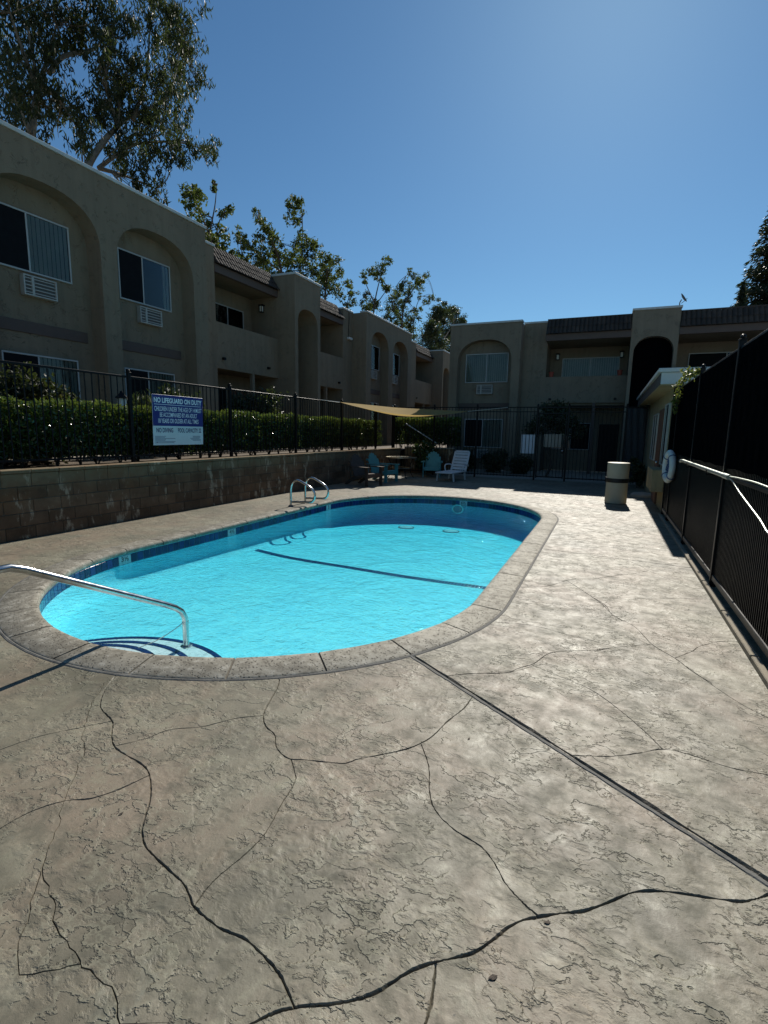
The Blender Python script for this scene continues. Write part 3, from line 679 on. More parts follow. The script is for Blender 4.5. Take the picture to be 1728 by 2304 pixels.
def build_deck():
    pts = []; edges = []; segs = []
    def poly(P, closed=False):
        i0 = len(pts); pts.extend([Vector((p[0], p[1])) for p in P]); n = len(P)
        edges.extend([(i0 + i, i0 + i + 1) for i in range(n - 1)])
        if closed: edges.append((i0 + n - 1, i0))
    def offs(P, w):
        out = []
        for i, p in enumerate(P):
            t = P[min(i + 1, len(P) - 1)] - P[max(i - 1, 0)]; L = math.hypot(*t) + 1e-9
            v = w * (1 + .28 * math.sin(p[0] * 37 + p[1] * 23) + .22 * math.sin(p[0] * 91 - p[1] * 71))
            out.append((p[0] - t[1] / L * v, p[1] + t[0] / L * v))
        return out
    X0, X1, Y0, Y1 = XW - .02, 1.32, -1.5, 18.75
    ins = lambda p: X0 + .03 < p[0] < X1 - .03 and Y0 + .03 < p[1] < Y1 - .03
    rnd = random.Random(5)
    allg = [(w * .85, min(.008, w * .75), [p + np.array((rnd.uniform(-.0012, .0012), rnd.uniform(-.0012, .0012))) for p in catmull(P, 9)]) for w, P in GROOVES]
    for P in CRACKS[:3]:
        Q = []
        for a, b in zip(P[:-1], P[1:]):
            L = math.dist(a, b); k = max(2, int(L / .03))
            for i in range(k):
                t = i / k; Q.append(np.array((a[0] + (b[0] - a[0]) * t + rnd.uniform(-.007, .007), a[1] + (b[1] - a[1]) * t + rnd.uniform(-.007, .007))))
        Q.append(np.array(P[-1])); allg.append((.0042, .006, Q))
    # expansion joints cut straight across the slab
    for a, b, w in (((-1.235, 3.29), (1.30, 1.65), .022), ((-.74, 7.30), (1.22, 7.085), .014), ((-4.05, 12.62), (-3.6, 18.5), .012), ((-.3, 12.0), (1.2, 11.85), .010)):
        n = 60; allg.append((w, .012, [np.array((a[0] + (b[0] - a[0]) * i / n + rnd.uniform(-.002, .002), a[1] + (b[1] - a[1]) * i / n + rnd.uniform(-.0015, .0015))) for i in range(n + 1)]))
    for w, d, P in allg:
        P = [p for p in P if ins(p) and (math.hypot(p[0] - PX, max(PY0 - p[1], p[1] - PY1, 0)) > 2.62)]
        if len(P) < 2: continue
        # split where points were dropped
        runs = [[P[0]]]
        for p in P[1:]:
            if math.dist(p, runs[-1][-1]) > .5: runs.append([])
            runs[-1].append(p)
        for Rn in runs:
            if len(Rn) < 2: continue
            poly(Rn); poly(offs(Rn, w / 2)); poly(offs(Rn, -w / 2))
            A = np.array(Rn[:-1]); B = np.array(Rn[1:])
            for a, b in zip(A, B): segs.append((a[0], a[1], b[0], b[1], w, d))
    poly([stad(i / 160, 2.565)[0] for i in range(160)], True)
    poly([(X0, Y0), (X1, Y0), (X1, Y1), (X0, Y1)], True)
    for x in np.arange(X0 + .2, X1, .3):
        for y in np.arange(Y0 + .2, Y1, .3):
            if math.hypot(x - PX, max(PY0 - y, y - PY1, 0)) > 2.7: pts.append(Vector((x + rnd.uniform(-.05, .05), y + rnd.uniform(-.05, .05))))
    vo, eo, fo, _, _, _ = delaunay_2d_cdt(pts, edges, [], 0, 1e-5)
    V = np.array([(v[0], v[1]) for v in vo]); F = np.array([f for f in fo if len(f) == 3])
    S = np.array(segs); dep = np.zeros(len(V)); jn = np.zeros(len(V))
    for i in range(0, len(S), 200):
        s = S[i:i + 200]; ab = s[:, 2:4] - s[:, 0:2]; L2 = (ab ** 2).sum(1) + 1e-12
        ap = V[:, None, :] - s[None, :, 0:2]
        t = np.clip((ap * ab[None]).sum(2) / L2, 0, 1)
        dd = np.linalg.norm(ap - t[..., None] * ab[None], axis=2)
        k = np.clip(1 - dd / (s[:, 4] * .22)[None], 0, 1)
        dep = np.maximum(dep, (k * s[:, 5][None]).max(1)); jn = np.maximum(jn, k.max(1))
    c = V[F].mean(1)
    keep = np.hypot(c[:, 0] - PX, np.maximum(np.maximum(PY0 - c[:, 1], c[:, 1] - PY1), 0)) > 2.56
    F = F[keep]
    a, b, d = V[F[:, 0]], V[F[:, 1]], V[F[:, 2]]
    fl = ((b[:, 0] - a[:, 0]) * (d[:, 1] - a[:, 1]) - (b[:, 1] - a[:, 1]) * (d[:, 0] - a[:, 0])) < 0
    F[fl] = F[fl][:, ::-1]
    V3 = np.column_stack([V, -dep])
    me = np_mesh('pool_deck', V3, F, 'deck')
    at = me.attributes.new('joint', 'FLOAT', 'POINT')
    if len(me.vertices) == len(jn): at.data.foreach_set('value', (jn > .3).astype(np.float32) * .75)
    return struct(link('pool_deck', me))
deck = build_deck()
mb = MB(); rr = random.Random(12); a, b = np.array((-1.19, 3.262)), np.array((1.06, 1.805)); t = (b - a) / np.linalg.norm(b - a); nn = np.array((t[1], -t[0]))
row = []
for i in range(71):
    p = a + (b - a) * i / 70; row.append([(*(p + nn * (.0125 + rr.uniform(-.0015, .0015))), .0005), (*(p + nn * .018), .0042), (*(p + nn * (.034 + rr.uniform(-.004, .003))), .0038), (*(p + nn * (.038 + rr.uniform(-.004, .004))), -.001)])
for q in row: mb.v += [tuple(x) for x in q]
for i in range(70):
    for j in range(3): mb.f.append((i * 4 + j, i * 4 + 4 + j, i * 4 + 5 + j, i * 4 + 1 + j)); mb.mi.append(0)
mb.build('joint_sealant', 'sealant', deck)

# ------------------------------------------------------------------ swimming pool
pool = thing('swimming_pool', 'oval swimming pool with pale plaster basin and blue waterline tile', 'pool')
pool['kind'] = 'structure'
WZ = -.135
def zfloor(y): return -.43 - .022 * max(0, y - 3.4)
bm_ = MB(); NS = 160; rings = []
prof = [(-.012, -.05), (-.012, -.11)]
for ins_, dz in prof:
    rings.append([(*stad(i / NS, PR - ins_)[0], dz) for i in range(NS)])
for k in range(7):                                                # cove
    a = k / 6 * math.pi / 2; ins_ = -.012 + .16 * (1 - math.cos(a)); up = .16 * (1 - math.sin(a))
    rings.append([(lambda p: (p[0], p[1], zfloor(p[1]) + up))(stad(i / NS, PR - ins_)[0]) for i in range(NS)])
for ins_ in (.5, 1.0, 1.5, 2.0, 2.2999):
    rings.append([(lambda p: (p[0], p[1], zfloor(p[1])))(stad(i / NS, PR - ins_)[0]) for i in range(NS)])
for a, b in zip(rings[:-1], rings[1:]):
    o = len(bm_.v); bm_.v += a + b; fs = [(o + i, o + (i + 1) % NS, o + NS + (i + 1) % NS, o + NS + i) for i in range(NS)]; bm_.f += fs; bm_.mi += [0] * NS
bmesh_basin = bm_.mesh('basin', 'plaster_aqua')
_b = bmesh.new(); _b.from_mesh(bmesh_basin); bmesh.ops.remove_doubles(_b, verts=_b.verts, dist=1e-5); bmesh.ops.contextual_create if False else None
_b.to_mesh(bmesh_basin); _b.free()
bmesh_basin.polygons.foreach_set('use_smooth', [True] * len(bmesh_basin.polygons))
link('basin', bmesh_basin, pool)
# mortar bed behind the coping joints, the bond strip under its nose and the sealant ring round it
def ring(name, prof, mat, parent, n=200, wob=0.0):
    mb = MB(); m_ = len(prof); rr = random.Random(9)
    for i in range(n):
        j = [rr.uniform(-wob, wob) for _ in prof]
        mb.v += [(*stad(i / n, r + j[q])[0], z) for q, (r, z) in enumerate(prof)]
    for i in range(n):
        for j in range(m_ - 1):
            i2 = (i + 1) % n; mb.f.append((i * m_ + j, i2 * m_ + j, i2 * m_ + j + 1, i * m_ + j + 1)); mb.mi.append(0)
    return mb.build(name, mat, parent)
ring('mortar_bed', [(2.60, -.05), (2.595, .000), (2.36, .012), (2.315, .006), (2.305, -.05), (2.335, -.066)], 'mortar', pool)
ring('sealant_joint', [(2.598, -.01), (2.600, .004), (2.612, .0065), (2.622, .003), (2.632, -.006)], 'sealant', pool, 260, .0025)
ring('grout_band', [(PR + .0112, -.058), (PR + .0106, -.062), (PR + .0106, -.178), (PR + .0112, -.182)], 'grout', pool)
# coping stones
ST = 42; gap = .015 / PERIM; ph = stad_near(-1.48, 3.44)
cp = [(2.60, -.05), (2.600, .006), (2.588, .014), (2.36, .024), (2.325, .020), (2.303, .006), (2.295, -.015), (2.300, -.045), (2.325, -.062)]
for k in range(ST):
    s0 = ph + k / ST + gap / 2; s1 = ph + (k + 1) / ST - gap / 2; mb = MB(); nn = 7; m_ = len(cp)
    dz = random.uniform(-.0015, .0015)
    for i in range(nn):
        e = .003 if i in (0, nn - 1) else 0
        for r, z in cp: mb.v.append((*stad(s0 + (s1 - s0) * i / (nn - 1), r)[0], z + dz - (e if z > 0 else 0)))
    for i in range(nn - 1):
        for j in range(m_ - 1): mb.f.append((i * m_ + j, (i + 1) * m_ + j, (i + 1) * m_ + j + 1, i * m_ + j + 1)); mb.mi.append(0)
    mb.f += [tuple(range(m_)), tuple(range((nn - 1) * m_, nn * m_))]; mb.mi += [0, 0]
    mb.build('coping_stone', 'coping', pool, True)
# waterline tiles, one by one; pairs give way to white depth markers
mk_spots = [(-5.49, 4.62, '3½'), (-5.65, 6.72, '4½'), (-5.60, 9.90, '5'), (-3.05, 12.08, '6½')]
NT = 246; tile_me = MB().cbox(-.0475, .0475, -.006, 0, -.055, .055, .003).mesh('tile', 'tile_blue')
mk_idx = set()
for x, y, _t in mk_spots:
    k = int(round(stad_near(x, y) * NT)); mk_idx |= {k % NT, (k + 1) % NT}
# the arc parameter runs on radius 2.45; tile pitch follows it
def tile_mat(s, R, z):
    (x, y), (nx, ny) = stad(s, R)
    t = Vector((-ny, nx, 0)); n_ = Vector((nx, ny, 0)); M = Matrix.Identity(4)
    for i in range(3): M[i][0] = t[i]; M[i][1] = n_[i]; M[i][2] = (0, 0, 1)[i]
    M[0][3], M[1][3], M[2][3] = x, y, z
    return M
TZ = -.118
for k in range(NT):
    if k in mk_idx: continue
    M = tile_mat((k + .5) / NT, PR + .010, TZ)
    link('tile', tile_me, pool, mat=M @ Matrix.Diagonal((.97, 1, 1, 1)))
for x, y, t in mk_spots:
    k = int(round(stad_near(x, y) * NT)); M = tile_mat((k + 1) / NT, PR + .010, TZ)
    mo = link('depth_marker', MB().cbox(-.097, .097, -.008, 0, -.055, .055, .003).mesh('depth_marker', 'marker_white'), pool, mat=M)
    mo['label'] = 'white depth marker tile reading %s' % t
    T = Matrix(((-1, 0, 0, 0), (0, 0, -1, -.0085), (0, 1, 0, .012), (0, 0, 0, 1)))
    text_mesh('digits', t, 'marker_black', T, mo, height=.066, width=.12 if len(t) > 1 else .05, depth=0, bold=.03)
# entry steps with navy tile nosings
SX, SY = -3.42, 2.18
for r, zt, zb in ((1.15, -.365, -.6), (.87, -.285, -.364), (.62, -.205, -.284)):
    mb = MB(); n = 64
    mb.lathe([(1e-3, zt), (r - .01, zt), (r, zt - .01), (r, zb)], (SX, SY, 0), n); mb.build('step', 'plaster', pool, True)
    mb = MB(); w = .043; cnt = int(2 * math.pi * r / .05)
    for i in range(cnt):
        a = 2 * math.pi * (i + .5) / cnt; x, y = SX + (r - w / 2) * math.cos(a), SY + (r - w / 2) * math.sin(a)
        if math.hypot(x - PX, min(0, y - PY0)) > PR - .02: continue
        ca, sa = math.cos(a), math.sin(a)
        mb.box(-w / 2, w / 2, -.0235, .0235, zt, zt + .004, lambda u, v, z, ca=ca, sa=sa, x=x, y=y: (x + u * ca - v * sa, y + u * sa + v * ca, z))
    mb.build('step_nosing', 'tile_navy', pool)
# navy stripe across the floor where the slope breaks
mb = MB(); sp = catmull([(-5.60, 7.06), (-4.69, 6.84), (-3.64, 6.76), (-2.7, 6.69), (-1.96, 6.68), (-1.07, 6.70)], 18)
for i in range(len(sp) - 1):
    a, b = sp[i], sp[i + 1]; e = (b - a) * .08
    for h in (-1, 1):
        a1, b1 = a + e, b - e; w0, w1 = (0.004, .066) if h > 0 else (-.066, -.004)
        mb.box(0, 1, 0, 1, 0, 1, lambda u, v, z: (a1[0] + (b1[0] - a1[0]) * u, a1[1] + (b1[1] - a1[1]) * u + w0 + (w1 - w0) * v, zfloor(a1[1]) - .002 + .006 * z))
mb.build('floor_stripe', 'tile_navy', pool)
for x, y in ((-4.12, 10.72), (-3.07, 10.80)):
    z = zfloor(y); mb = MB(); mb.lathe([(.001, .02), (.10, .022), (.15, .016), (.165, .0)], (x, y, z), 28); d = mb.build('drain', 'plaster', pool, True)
    mb = MB(); mb.lathe([(.166, .001), (.172, .010), (.186, .010), (.19, .001)], (x, y, z), 28); mb.build('drain_rim', 'ac_dark', d)
mb = MB(); mb.lathe([(.001, .03), (.12, .028), (.125, .0)], (0, 0, 0), 28)
lt = mb.build('pool_light', 'marker_white', pool, True); lt.matrix_local = Matrix.Translation((-3.28, 12.105, -.27)) @ Matrix.Rotation(R_(90), 4, 'X') @ Matrix.Diagonal((1, .75, 1, 1))
mb = MB(); mb.lathe([(.122, .0), (.122, .034), (.15, .034), (.15, 0)], (0, 0, 0), 28); mb.build('light_rim', 'steel', lt, True)
# water body: one closed volume, sides hidden behind the wall
mb = MB(); n = 128
top = [(*stad(i / n, PR + .03)[0], WZ) for i in range(n)]; bot = [(*stad(i / n, PR + .03)[0], -1.0) for i in range(n)]
mb.v += top + bot; mb.f += [tuple(range(n)), tuple(range(2 * n - 1, n - 1, -1))] + [(i, (i + 1) % n, n + (i + 1) % n, n + i) for i in range(n)]; mb.mi += [0] * (n + 2)
struct(mb.build('water', 'water'))

# ------------------------------------------------------------------ block retaining wall
def block_wall(name, label, cx, length, along, height=.93):
    w = thing(name, label, 'wall', cx)
    if along == 'x': w.rotation_euler = (0, 0, R_(-90))
    # local frame: face looks to +x, wall runs along +y
    core = MB(); core.box(-.20, -.012, 0, length, 0, height - .01); core.build('wall_core', 'mortar', w)
    me = [MB().cbox(-.10, .0, -.195, .195, -.0885, .0885, .005).mesh('block', 'block') for _ in range(1)][0]
    half = MB().cbox(-.10, .0, -.0965, .0965, -.0885, .0885, .005).mesh('half_block', 'block')
    n = int(length / .40); rows = 5; rh = height / rows
    for r in range(rows):
        off = .2 if r % 2 else 0
        if off: link('block', half, w, (random.uniform(-.002, .002), .1, rh * (r + .5)))
        for k in range(n):
            y = off + .2 + .4 * k
            if y > length - .15: continue
            o = link('block', me, w, (random.uniform(-.003, .003), y, rh * (r + .5)))
            o.rotation_euler = (0, random.uniform(-.006, .006), random.uniform(-.004, .004))
    cap = MB().cbox(-.22, .018, -.196, .196, 0, .048, .006).mesh('cap_block', 'block')
    for k in range(n):
        link('cap_block', cap, w, (random.uniform(-.004, .004), .2 + .4 * k, height + .001))
    return w
block_wall('block_wall', 'long brown concrete block retaining wall with peeling lime stains under the hedge', (XW, .9, 0), 17.6, 'y')
pw = thing('planter_wall', 'short dark retaining wall behind the black fence in the far corner', 'wall', (-5.4, 18.92, 0))
mb = MB(); mb.cbox(-2.0, 0, -.06, .06, 0, .98, .006); mb.build('wall_face', 'block', pw)
mb = MB(); mb.cbox(-2.0, .03, -.09, .09, .985, 1.03, .006); mb.build('wall_cap', 'concrete', pw)

# ------------------------------------------------------------------ iron fences
PK = {}
def picket_mesh(h, w=.016):
    k = (round(h, 3), w)
    if k not in PK: PK[k] = MB().cbox(-w / 2, w / 2, -w / 2, w / 2, 0, h, .0025).mesh('picket', 'black_metal')
    return PK[k]
def post_mesh(h, w=.06):
    k = ('p', round(h, 3), w)
    if k not in PK: PK[k] = MB().cbox(-w / 2, w / 2, -w / 2, w / 2, 0, h, .004).mesh('post', 'black_metal')
    return PK[k]
CAPM = MB(); CAPM.cbox(-.036, .036, -.036, .036, 0, .014, .003); CAPM.ball((0, 0, .036), .027, 12, 8); CAPM = CAPM.mesh('post_cap', 'black_metal', True)
def fence(name, label, origin, ang, length, posts, z0, z1, rails, pitch=.118, skip=(), cat='fence', pk_w=.016):
    """local x runs along the fence"""
    f = thing(name, label, cat, origin, ang)
    ps = []
    for p in posts:
        o = link('post', post_mesh(z1 - z0 + .06), f, (p, 0, z0)); link('post_cap', CAPM, o, (0, 0, z1 - z0 + .06)); ps.append(p)
    ps = sorted(ps)
    for a, b in zip(ps[:-1], ps[1:]):
        if (a, b) in skip: continue
        for rz, rh in rails:
            MB().cbox(a + .031, b - .031, -.017, .017, rz - rh / 2, rz + rh / 2, .003).build('rail', 'black_metal', f)
        n = max(1, int(round((b - a) / pitch)) - 1); d = (b - a) / (n + 1)
        lo = rails[0][0] - rails[0][1] / 2 - .02
        for k in range(n):
            o = link('picket', picket_mesh(rails[-1][0] - lo - .001, pk_w), f, (a + d * (k + 1), 0, lo))
            o.rotation_euler = (random.uniform(-.004, .004), random.uniform(-.004, .004), 0)
    return f
XL = -7.78
fence('iron_fence', 'long black picket fence standing on the block wall in front of the hedge', (XL, 1.3, 0), R_(90), 17.2,
      [0, 2.6, 5.2, 7.8, 10.4, 13.0, 15.6, 17.2], .95, 2.47, [(1.08, .034), (2.46, .034)])
bf = fence('iron_fence', 'black picket fence across the far end of the pool deck, with the gate in it', (XL, YB, 0), 0, 8.9,
      [0.06, 1.70, 3.34, 5.47, 6.50, 8.28, 8.86], 0, 2.53, [(.12, .04), (2.38, .03), (2.535, .036)], skip=[(5.47, 6.50)])
gt = thing('pool_gate', 'black iron pool gate with a round knob between two posts', 'gate', (XL + 5.47, YB, 0))
for x in (.07, .96): MB().cbox(x - .02, x + .02, -.02, .02, .08, 2.36, .003).build('stile', 'black_metal', gt)
for z in (.13, 2.33): MB().cbox(.092, .938, -.018, .018, z - .02, z + .02, .003).build('rail', 'black_metal', gt)
MB().cbox(.035, .995, -.022, .022, 2.505, 2.555, .004).build('header', 'black_metal', gt)
for k in range(7): link('picket', picket_mesh(2.16), gt, (.07 + .89 * (k + 1) / 8, 0, .152))
mb = MB(); mb.lathe([(.001, 0), (.03, .0), (.035, .02), (.02, .045), (.001, .05)], (0, 0, 0), 14); kb = mb.build('knob', 'steel', gt, True)
kb.matrix_local = Matrix.Translation((.90, -.022, 1.05)) @ Matrix.Rotation(R_(90), 4, 'X')
MB().cbox(.86, .94, -.03, .03, .97, 1.13, .004).build('lock_box', 'black_metal', gt)
# white notice boards wired behind the pickets
def notice(label, x0, x1, z0, z1, y, mat):
    s = thing('notice_board', label, 'sign', ((x0 + x1) / 2, y, z0)); w = (x1 - x0) / 2
    MB().cbox(-w, w, -.004, .004, 0, z1 - z0, .002).build('panel', mat, s)
    mb = MB()
    for dx in (-w + .02, w - .02):
        for z in (.02, z1 - z0 - .02): mb.lathe([(.001, -.0)], (dx, 0, z), 3) if False else mb.cbox(dx - .006, dx + .006, -.012, .012, z - .006, z + .006, .002)
    mb.build('clip', 'steel', s); return s
notice('tall white notice board behind the fence pickets, left of the gate', -2.82, -2.36, .93, 1.59, YB + .03, 'sign_panel')
notice('wide dull grey board behind the bars of the gate', -2.05, -1.46, 1.17, 1.62, YB + .045, 'concrete')

# right hand fence: tall pickets, short pickets with pointed tips, dark mesh screen behind
rf = thing('screened_fence', 'tall black picket fence with dark mesh screen along the right side of the deck', 'fence', (XF, 0, 0))
RP = [1.6, 3.95, 6.31, 8.66, 11.0, 11.9]
for p in RP:
    o = link('post', post_mesh(2.58, .06), rf, (.0, p, 0)); link('post_cap', CAPM, o, (0, 0, 2.58))
short = MB(); short.cbox(-.008, .008, -.008, .008, 0, 1.16, .0025); short.add([(-.008, -.008, 1.161), (.008, -.008, 1.161), (.008, .008, 1.161), (-.008, .008, 1.161), (0, 0, 1.215)], [(0, 1, 4), (1, 2, 4), (2, 3, 4), (3, 0, 4), (3, 2, 1, 0)])
short = short.mesh('short_picket', 'black_metal')
for a, b in zip(RP[:-1], RP[1:]):
    L0, L1 = a + .032, b - .032
    MB().cbox(-.02, .02, L0, L1, .075, .135, .004).build('bottom_rail', 'rail_brown', rf)
    for z in (1.20, 2.50): MB().cbox(-.016, .018, L0, L1, z - .018, z + .018, .003).build('rail', 'black_metal', rf)
    n = int((b - a) / .105) - 1; d = (b - a) / (n + 1)
    for k in range(n): link('picket', picket_mesh(2.335), rf, (0, a + d * (k + 1), .137))
    for k in range(n + 1):
        link('short_picket', short, rf, (0, a + d * (k + .5), .137))
    for x_, lo, hi, sl_ in ((-.022, 1.30, 2.49, 'upper'), (.055, .95 if b < 5 else .02, 1.42, 'lower')):
        mb = MB(); cols = 40; rows = 6
        for i in range(cols + 1):
            for j in range(rows + 1):
                y = L0 + (L1 - L0) * i / cols; mb.v.append((x_ + .003 * math.sin(y * 23 + j) * math.sin(j * 1.7), y, lo + (hi - lo) * j / rows + (.006 * math.sin(y * 9) if j == 0 else 0)))
        for i in range(cols):
            for j in range(rows): q = i * (rows + 1) + j; mb.f.append((q, q + rows + 1, q + rows + 2, q + 1)); mb.mi.append(0)
        mb.build('mesh_screen', 'mesh_screen', rf)
cb = MB()
for i in range(12): cb.cbox(1.075, 1.125, -1.0 + i * 1.05, .03 + i * 1.05, -.01, .045, .006)
tag(cb.build('curb_strip', 'curb'), 'narrow concrete curb strip along the foot of the right hand fence', 'curb')

# privacy tarp on the far right panel of the back fence
tp = MB(); cols = 14
for i in range(cols + 1):
    for j in range(7): tp.v.append((.52 + .56 * i / cols, YB - .03 - .010 * math.sin(i * 1.3 + j), .12 + 2.38 * j / 6))
for i in range(cols):
    for j in range(6): q = i * 7 + j; tp.f.append((q, q + 7, q + 8, q + 1)); tp.mi.append(0)
tag(tp.build('privacy_tarp', 'tarp'), 'dark blue privacy tarp tied to the fence beside the clubhouse', 'tarp')

# ------------------------------------------------------------------ apartment buildings
def arch_pts(uc, hw, zs, rise, n=20, p=2.35):
    out = []
    for i in range(n + 1):
        a = math.pi * (1 - i / n); c, s = math.cos(a), math.sin(a)
        out.append((uc + hw * math.copysign(abs(c) ** (2 / p), c), zs + rise * abs(s) ** (2 / p)))
    return out
def arch_wall(mb, M, u0, u1, d, zb, zt, arches, depth, back=True):
    """front face at depth d with arched openings reaching the ground, jambs and soffits, back wall of the recess"""
    us = u0
    q = lambda a, b: mb.add([M(*x) for x in a], [tuple(range(len(a)))])
    for uc, hw, zs, rise in arches:
        P = arch_pts(uc, hw, zs, rise)
        q([(us, d, zb), (uc - hw, d, zb), (uc - hw, d, zs), (us, d, zs)], 0)
        q([(us, d, zs), (uc - hw, d, zs), (uc - hw, d, zt), (us, d, zt)], 0)
        for a, b in zip(P[:-1], P[1:]):
            q([(a[0], d, a[1]), (b[0], d, b[1]), (b[0], d, zt), (a[0], d, zt)], 0)
            q([(a[0], d, a[1]), (b[0], d, b[1]), (b[0], d + depth, b[1]), (a[0], d + depth, a[1])], 0)
        for u in (uc - hw, uc + hw): q([(u, d, zb), (u, d + depth, zb), (u, d + depth, zs), (u, d, zs)], 0)
        if back: q([(uc - hw - .05, d + depth, zb), (uc + hw + .05, d + depth, zb), (uc + hw + .05, d + depth, zs + rise + .05), (uc - hw - .05, d + depth, zs + rise + .05)], 0)
        us = uc + hw
    q([(us, d, zb), (u1, d, zb), (u1, d, zt), (us, d, zt)], 0)
def quad(mb, M, a): mb.add([M(*x) for x in a], [(0, 1, 2, 3)])
def blk(mb, M, u0, u1, d0, d1, z0, z1): mb.box(u0, u1, d0, d1, z0, z1, M)
def cblk(mb, M, u0, u1, d0, d1, z0, z1, c=.006): mb.cbox(u0, u1, d0, d1, z0, z1, c, M)

def window(par, M, u0, u1, z0, z1, d, blinds='half', label=None, frame='white_frame', mull=.5):
    """sliding window standing on a wall whose face is at depth d"""
    t = .035; mb = MB(); um = u0 + (u1 - u0) * mull
    for a in ((u0, u1, z0, z0 + t), (u0, u1, z1 - t, z1)): cblk(mb, M, a[0], a[1], d - .05, d + .0, a[2], a[3], .004)
    for a in ((u0, u0 + t), (u1 - t, u1), (um - t / 2, um + t / 2)): cblk(mb, M, a[0], a[1], d - .049, d - .001, z0 + t + .0005, z1 - t - .0005, .004)
    w = mb.build('window', frame, par)
    if label: w['label'] = label
    for a, b in ((u0 + t, um - t / 2), (um + t / 2, u1 - t)):
        mb = MB(); blk(mb, M, a, b, d - .034, d - .029, z0 + t, z1 - t); mb.build('pane', 'glass', w)
    mb = MB(); blk(mb, M, u0 + t, u1 - t, d - .006, d - .003, z0 + t, z1 - t); mb.build('dark_interior', 'dark_room', w)
    halves = [(u0 + t, um - t / 2), (um + t / 2, u1 - t)]
    for q in {'half': halves[:1], 'left': halves[1:], 'edge': halves[:1], 'none': halves[:1]}.get(blinds, []):
        mb = MB(); blk(mb, M, q[0] + .002, q[1] - .002, d - .045, d - .042, z0 + t + .002, z1 - t - .002); mb.build('insect_screen', 'insect_screen', w)
    rngs = {'half': [(um + t / 2, u1 - t)], 'left': [(u0 + t, um - t / 2)], 'all': [(u0 + t, um - t / 2), (um + t / 2, u1 - t)], 'edge': [(u1 - t - .22, u1 - t)], 'none': []}[blinds]
    if rngs:
        mb = MB()
        for a, b in rngs:
            k = max(2, int((b - a) / .088)); s = (b - a) / k
            for i in range(k):
                x = a + s * i; tw = random.uniform(-.006, .006); zz = z0 + t + .015
                quad(mb, M, [(x + .004, d - .018 + tw, zz), (x + s * .93, d - .011 - tw, zz), (x + s * .93, d - .011 - tw, z1 - t), (x + .004, d - .018 + tw, z1 - t)])
        mb.build('blind', 'blind', w)
    return w
def aircon(par, M, u0, u1, z0, z1, d):
    mb = MB(); t = .03
    blk(mb, M, u0 + .02, u1 - .02, d - .10, d, z0 + .02, z1 - .02)
    a = mb.build('air_conditioner', 'ac_dark', par)
    mb = MB()
    for q in ((u0, u1, z0, z0 + t), (u0, u1, z1 - t, z1)): cblk(mb, M, q[0], q[1], d - .14, d - .003, q[2], q[3], .004)
    us = u0 + (u1 - u0) * .24
    for q in ((u0, u0 + t), (us, us + .05), (u1 - t, u1)): cblk(mb, M, q[0], q[1], d - .139, d - .004, z0 + t + .0005, z1 - t - .0005, .004)
    mb.build('grille_frame', 'ac_white', a)
    me = None
    for i in range(5):
        z = z0 + t + (z1 - z0 - 2 * t) * (i + .5) / 5
        mb = MB(); blk(mb, M, u0 + t, u1 - t, d - .128, d - .108, z - .009, z + .009); mb.build('louver', 'ac_white', a)
    return a
TILE = None
def tile_mesh():
    """two-barrel concrete roof tile, .30 wide, .40 long, lying in its own xy plane (y up the slope)"""
    mb = MB(); n = 12; pr = []
    for i in range(n + 1):
        x = -.149 + .298 * i / n; pr.append((x, .048 * abs(math.sin(math.pi * 2 * i / n)) ** .8))
    for y, lift in ((0, .022), (.40, 0)):
        for x, z in pr: mb.v.append((x, y, z + lift))
    for x, z in pr: mb.v.append((x, .004, z + .002))
    m_ = n + 1
    for i in range(n):
        mb.f.append((i, i + 1, m_ + i + 1, m_ + i)); mb.f.append((2 * m_ + i, 2 * m_ + i + 1, i + 1, i)); mb.mi += [0, 0]
    return mb.mesh('tile', 'roof_tile')
TILE = tile_mesh()
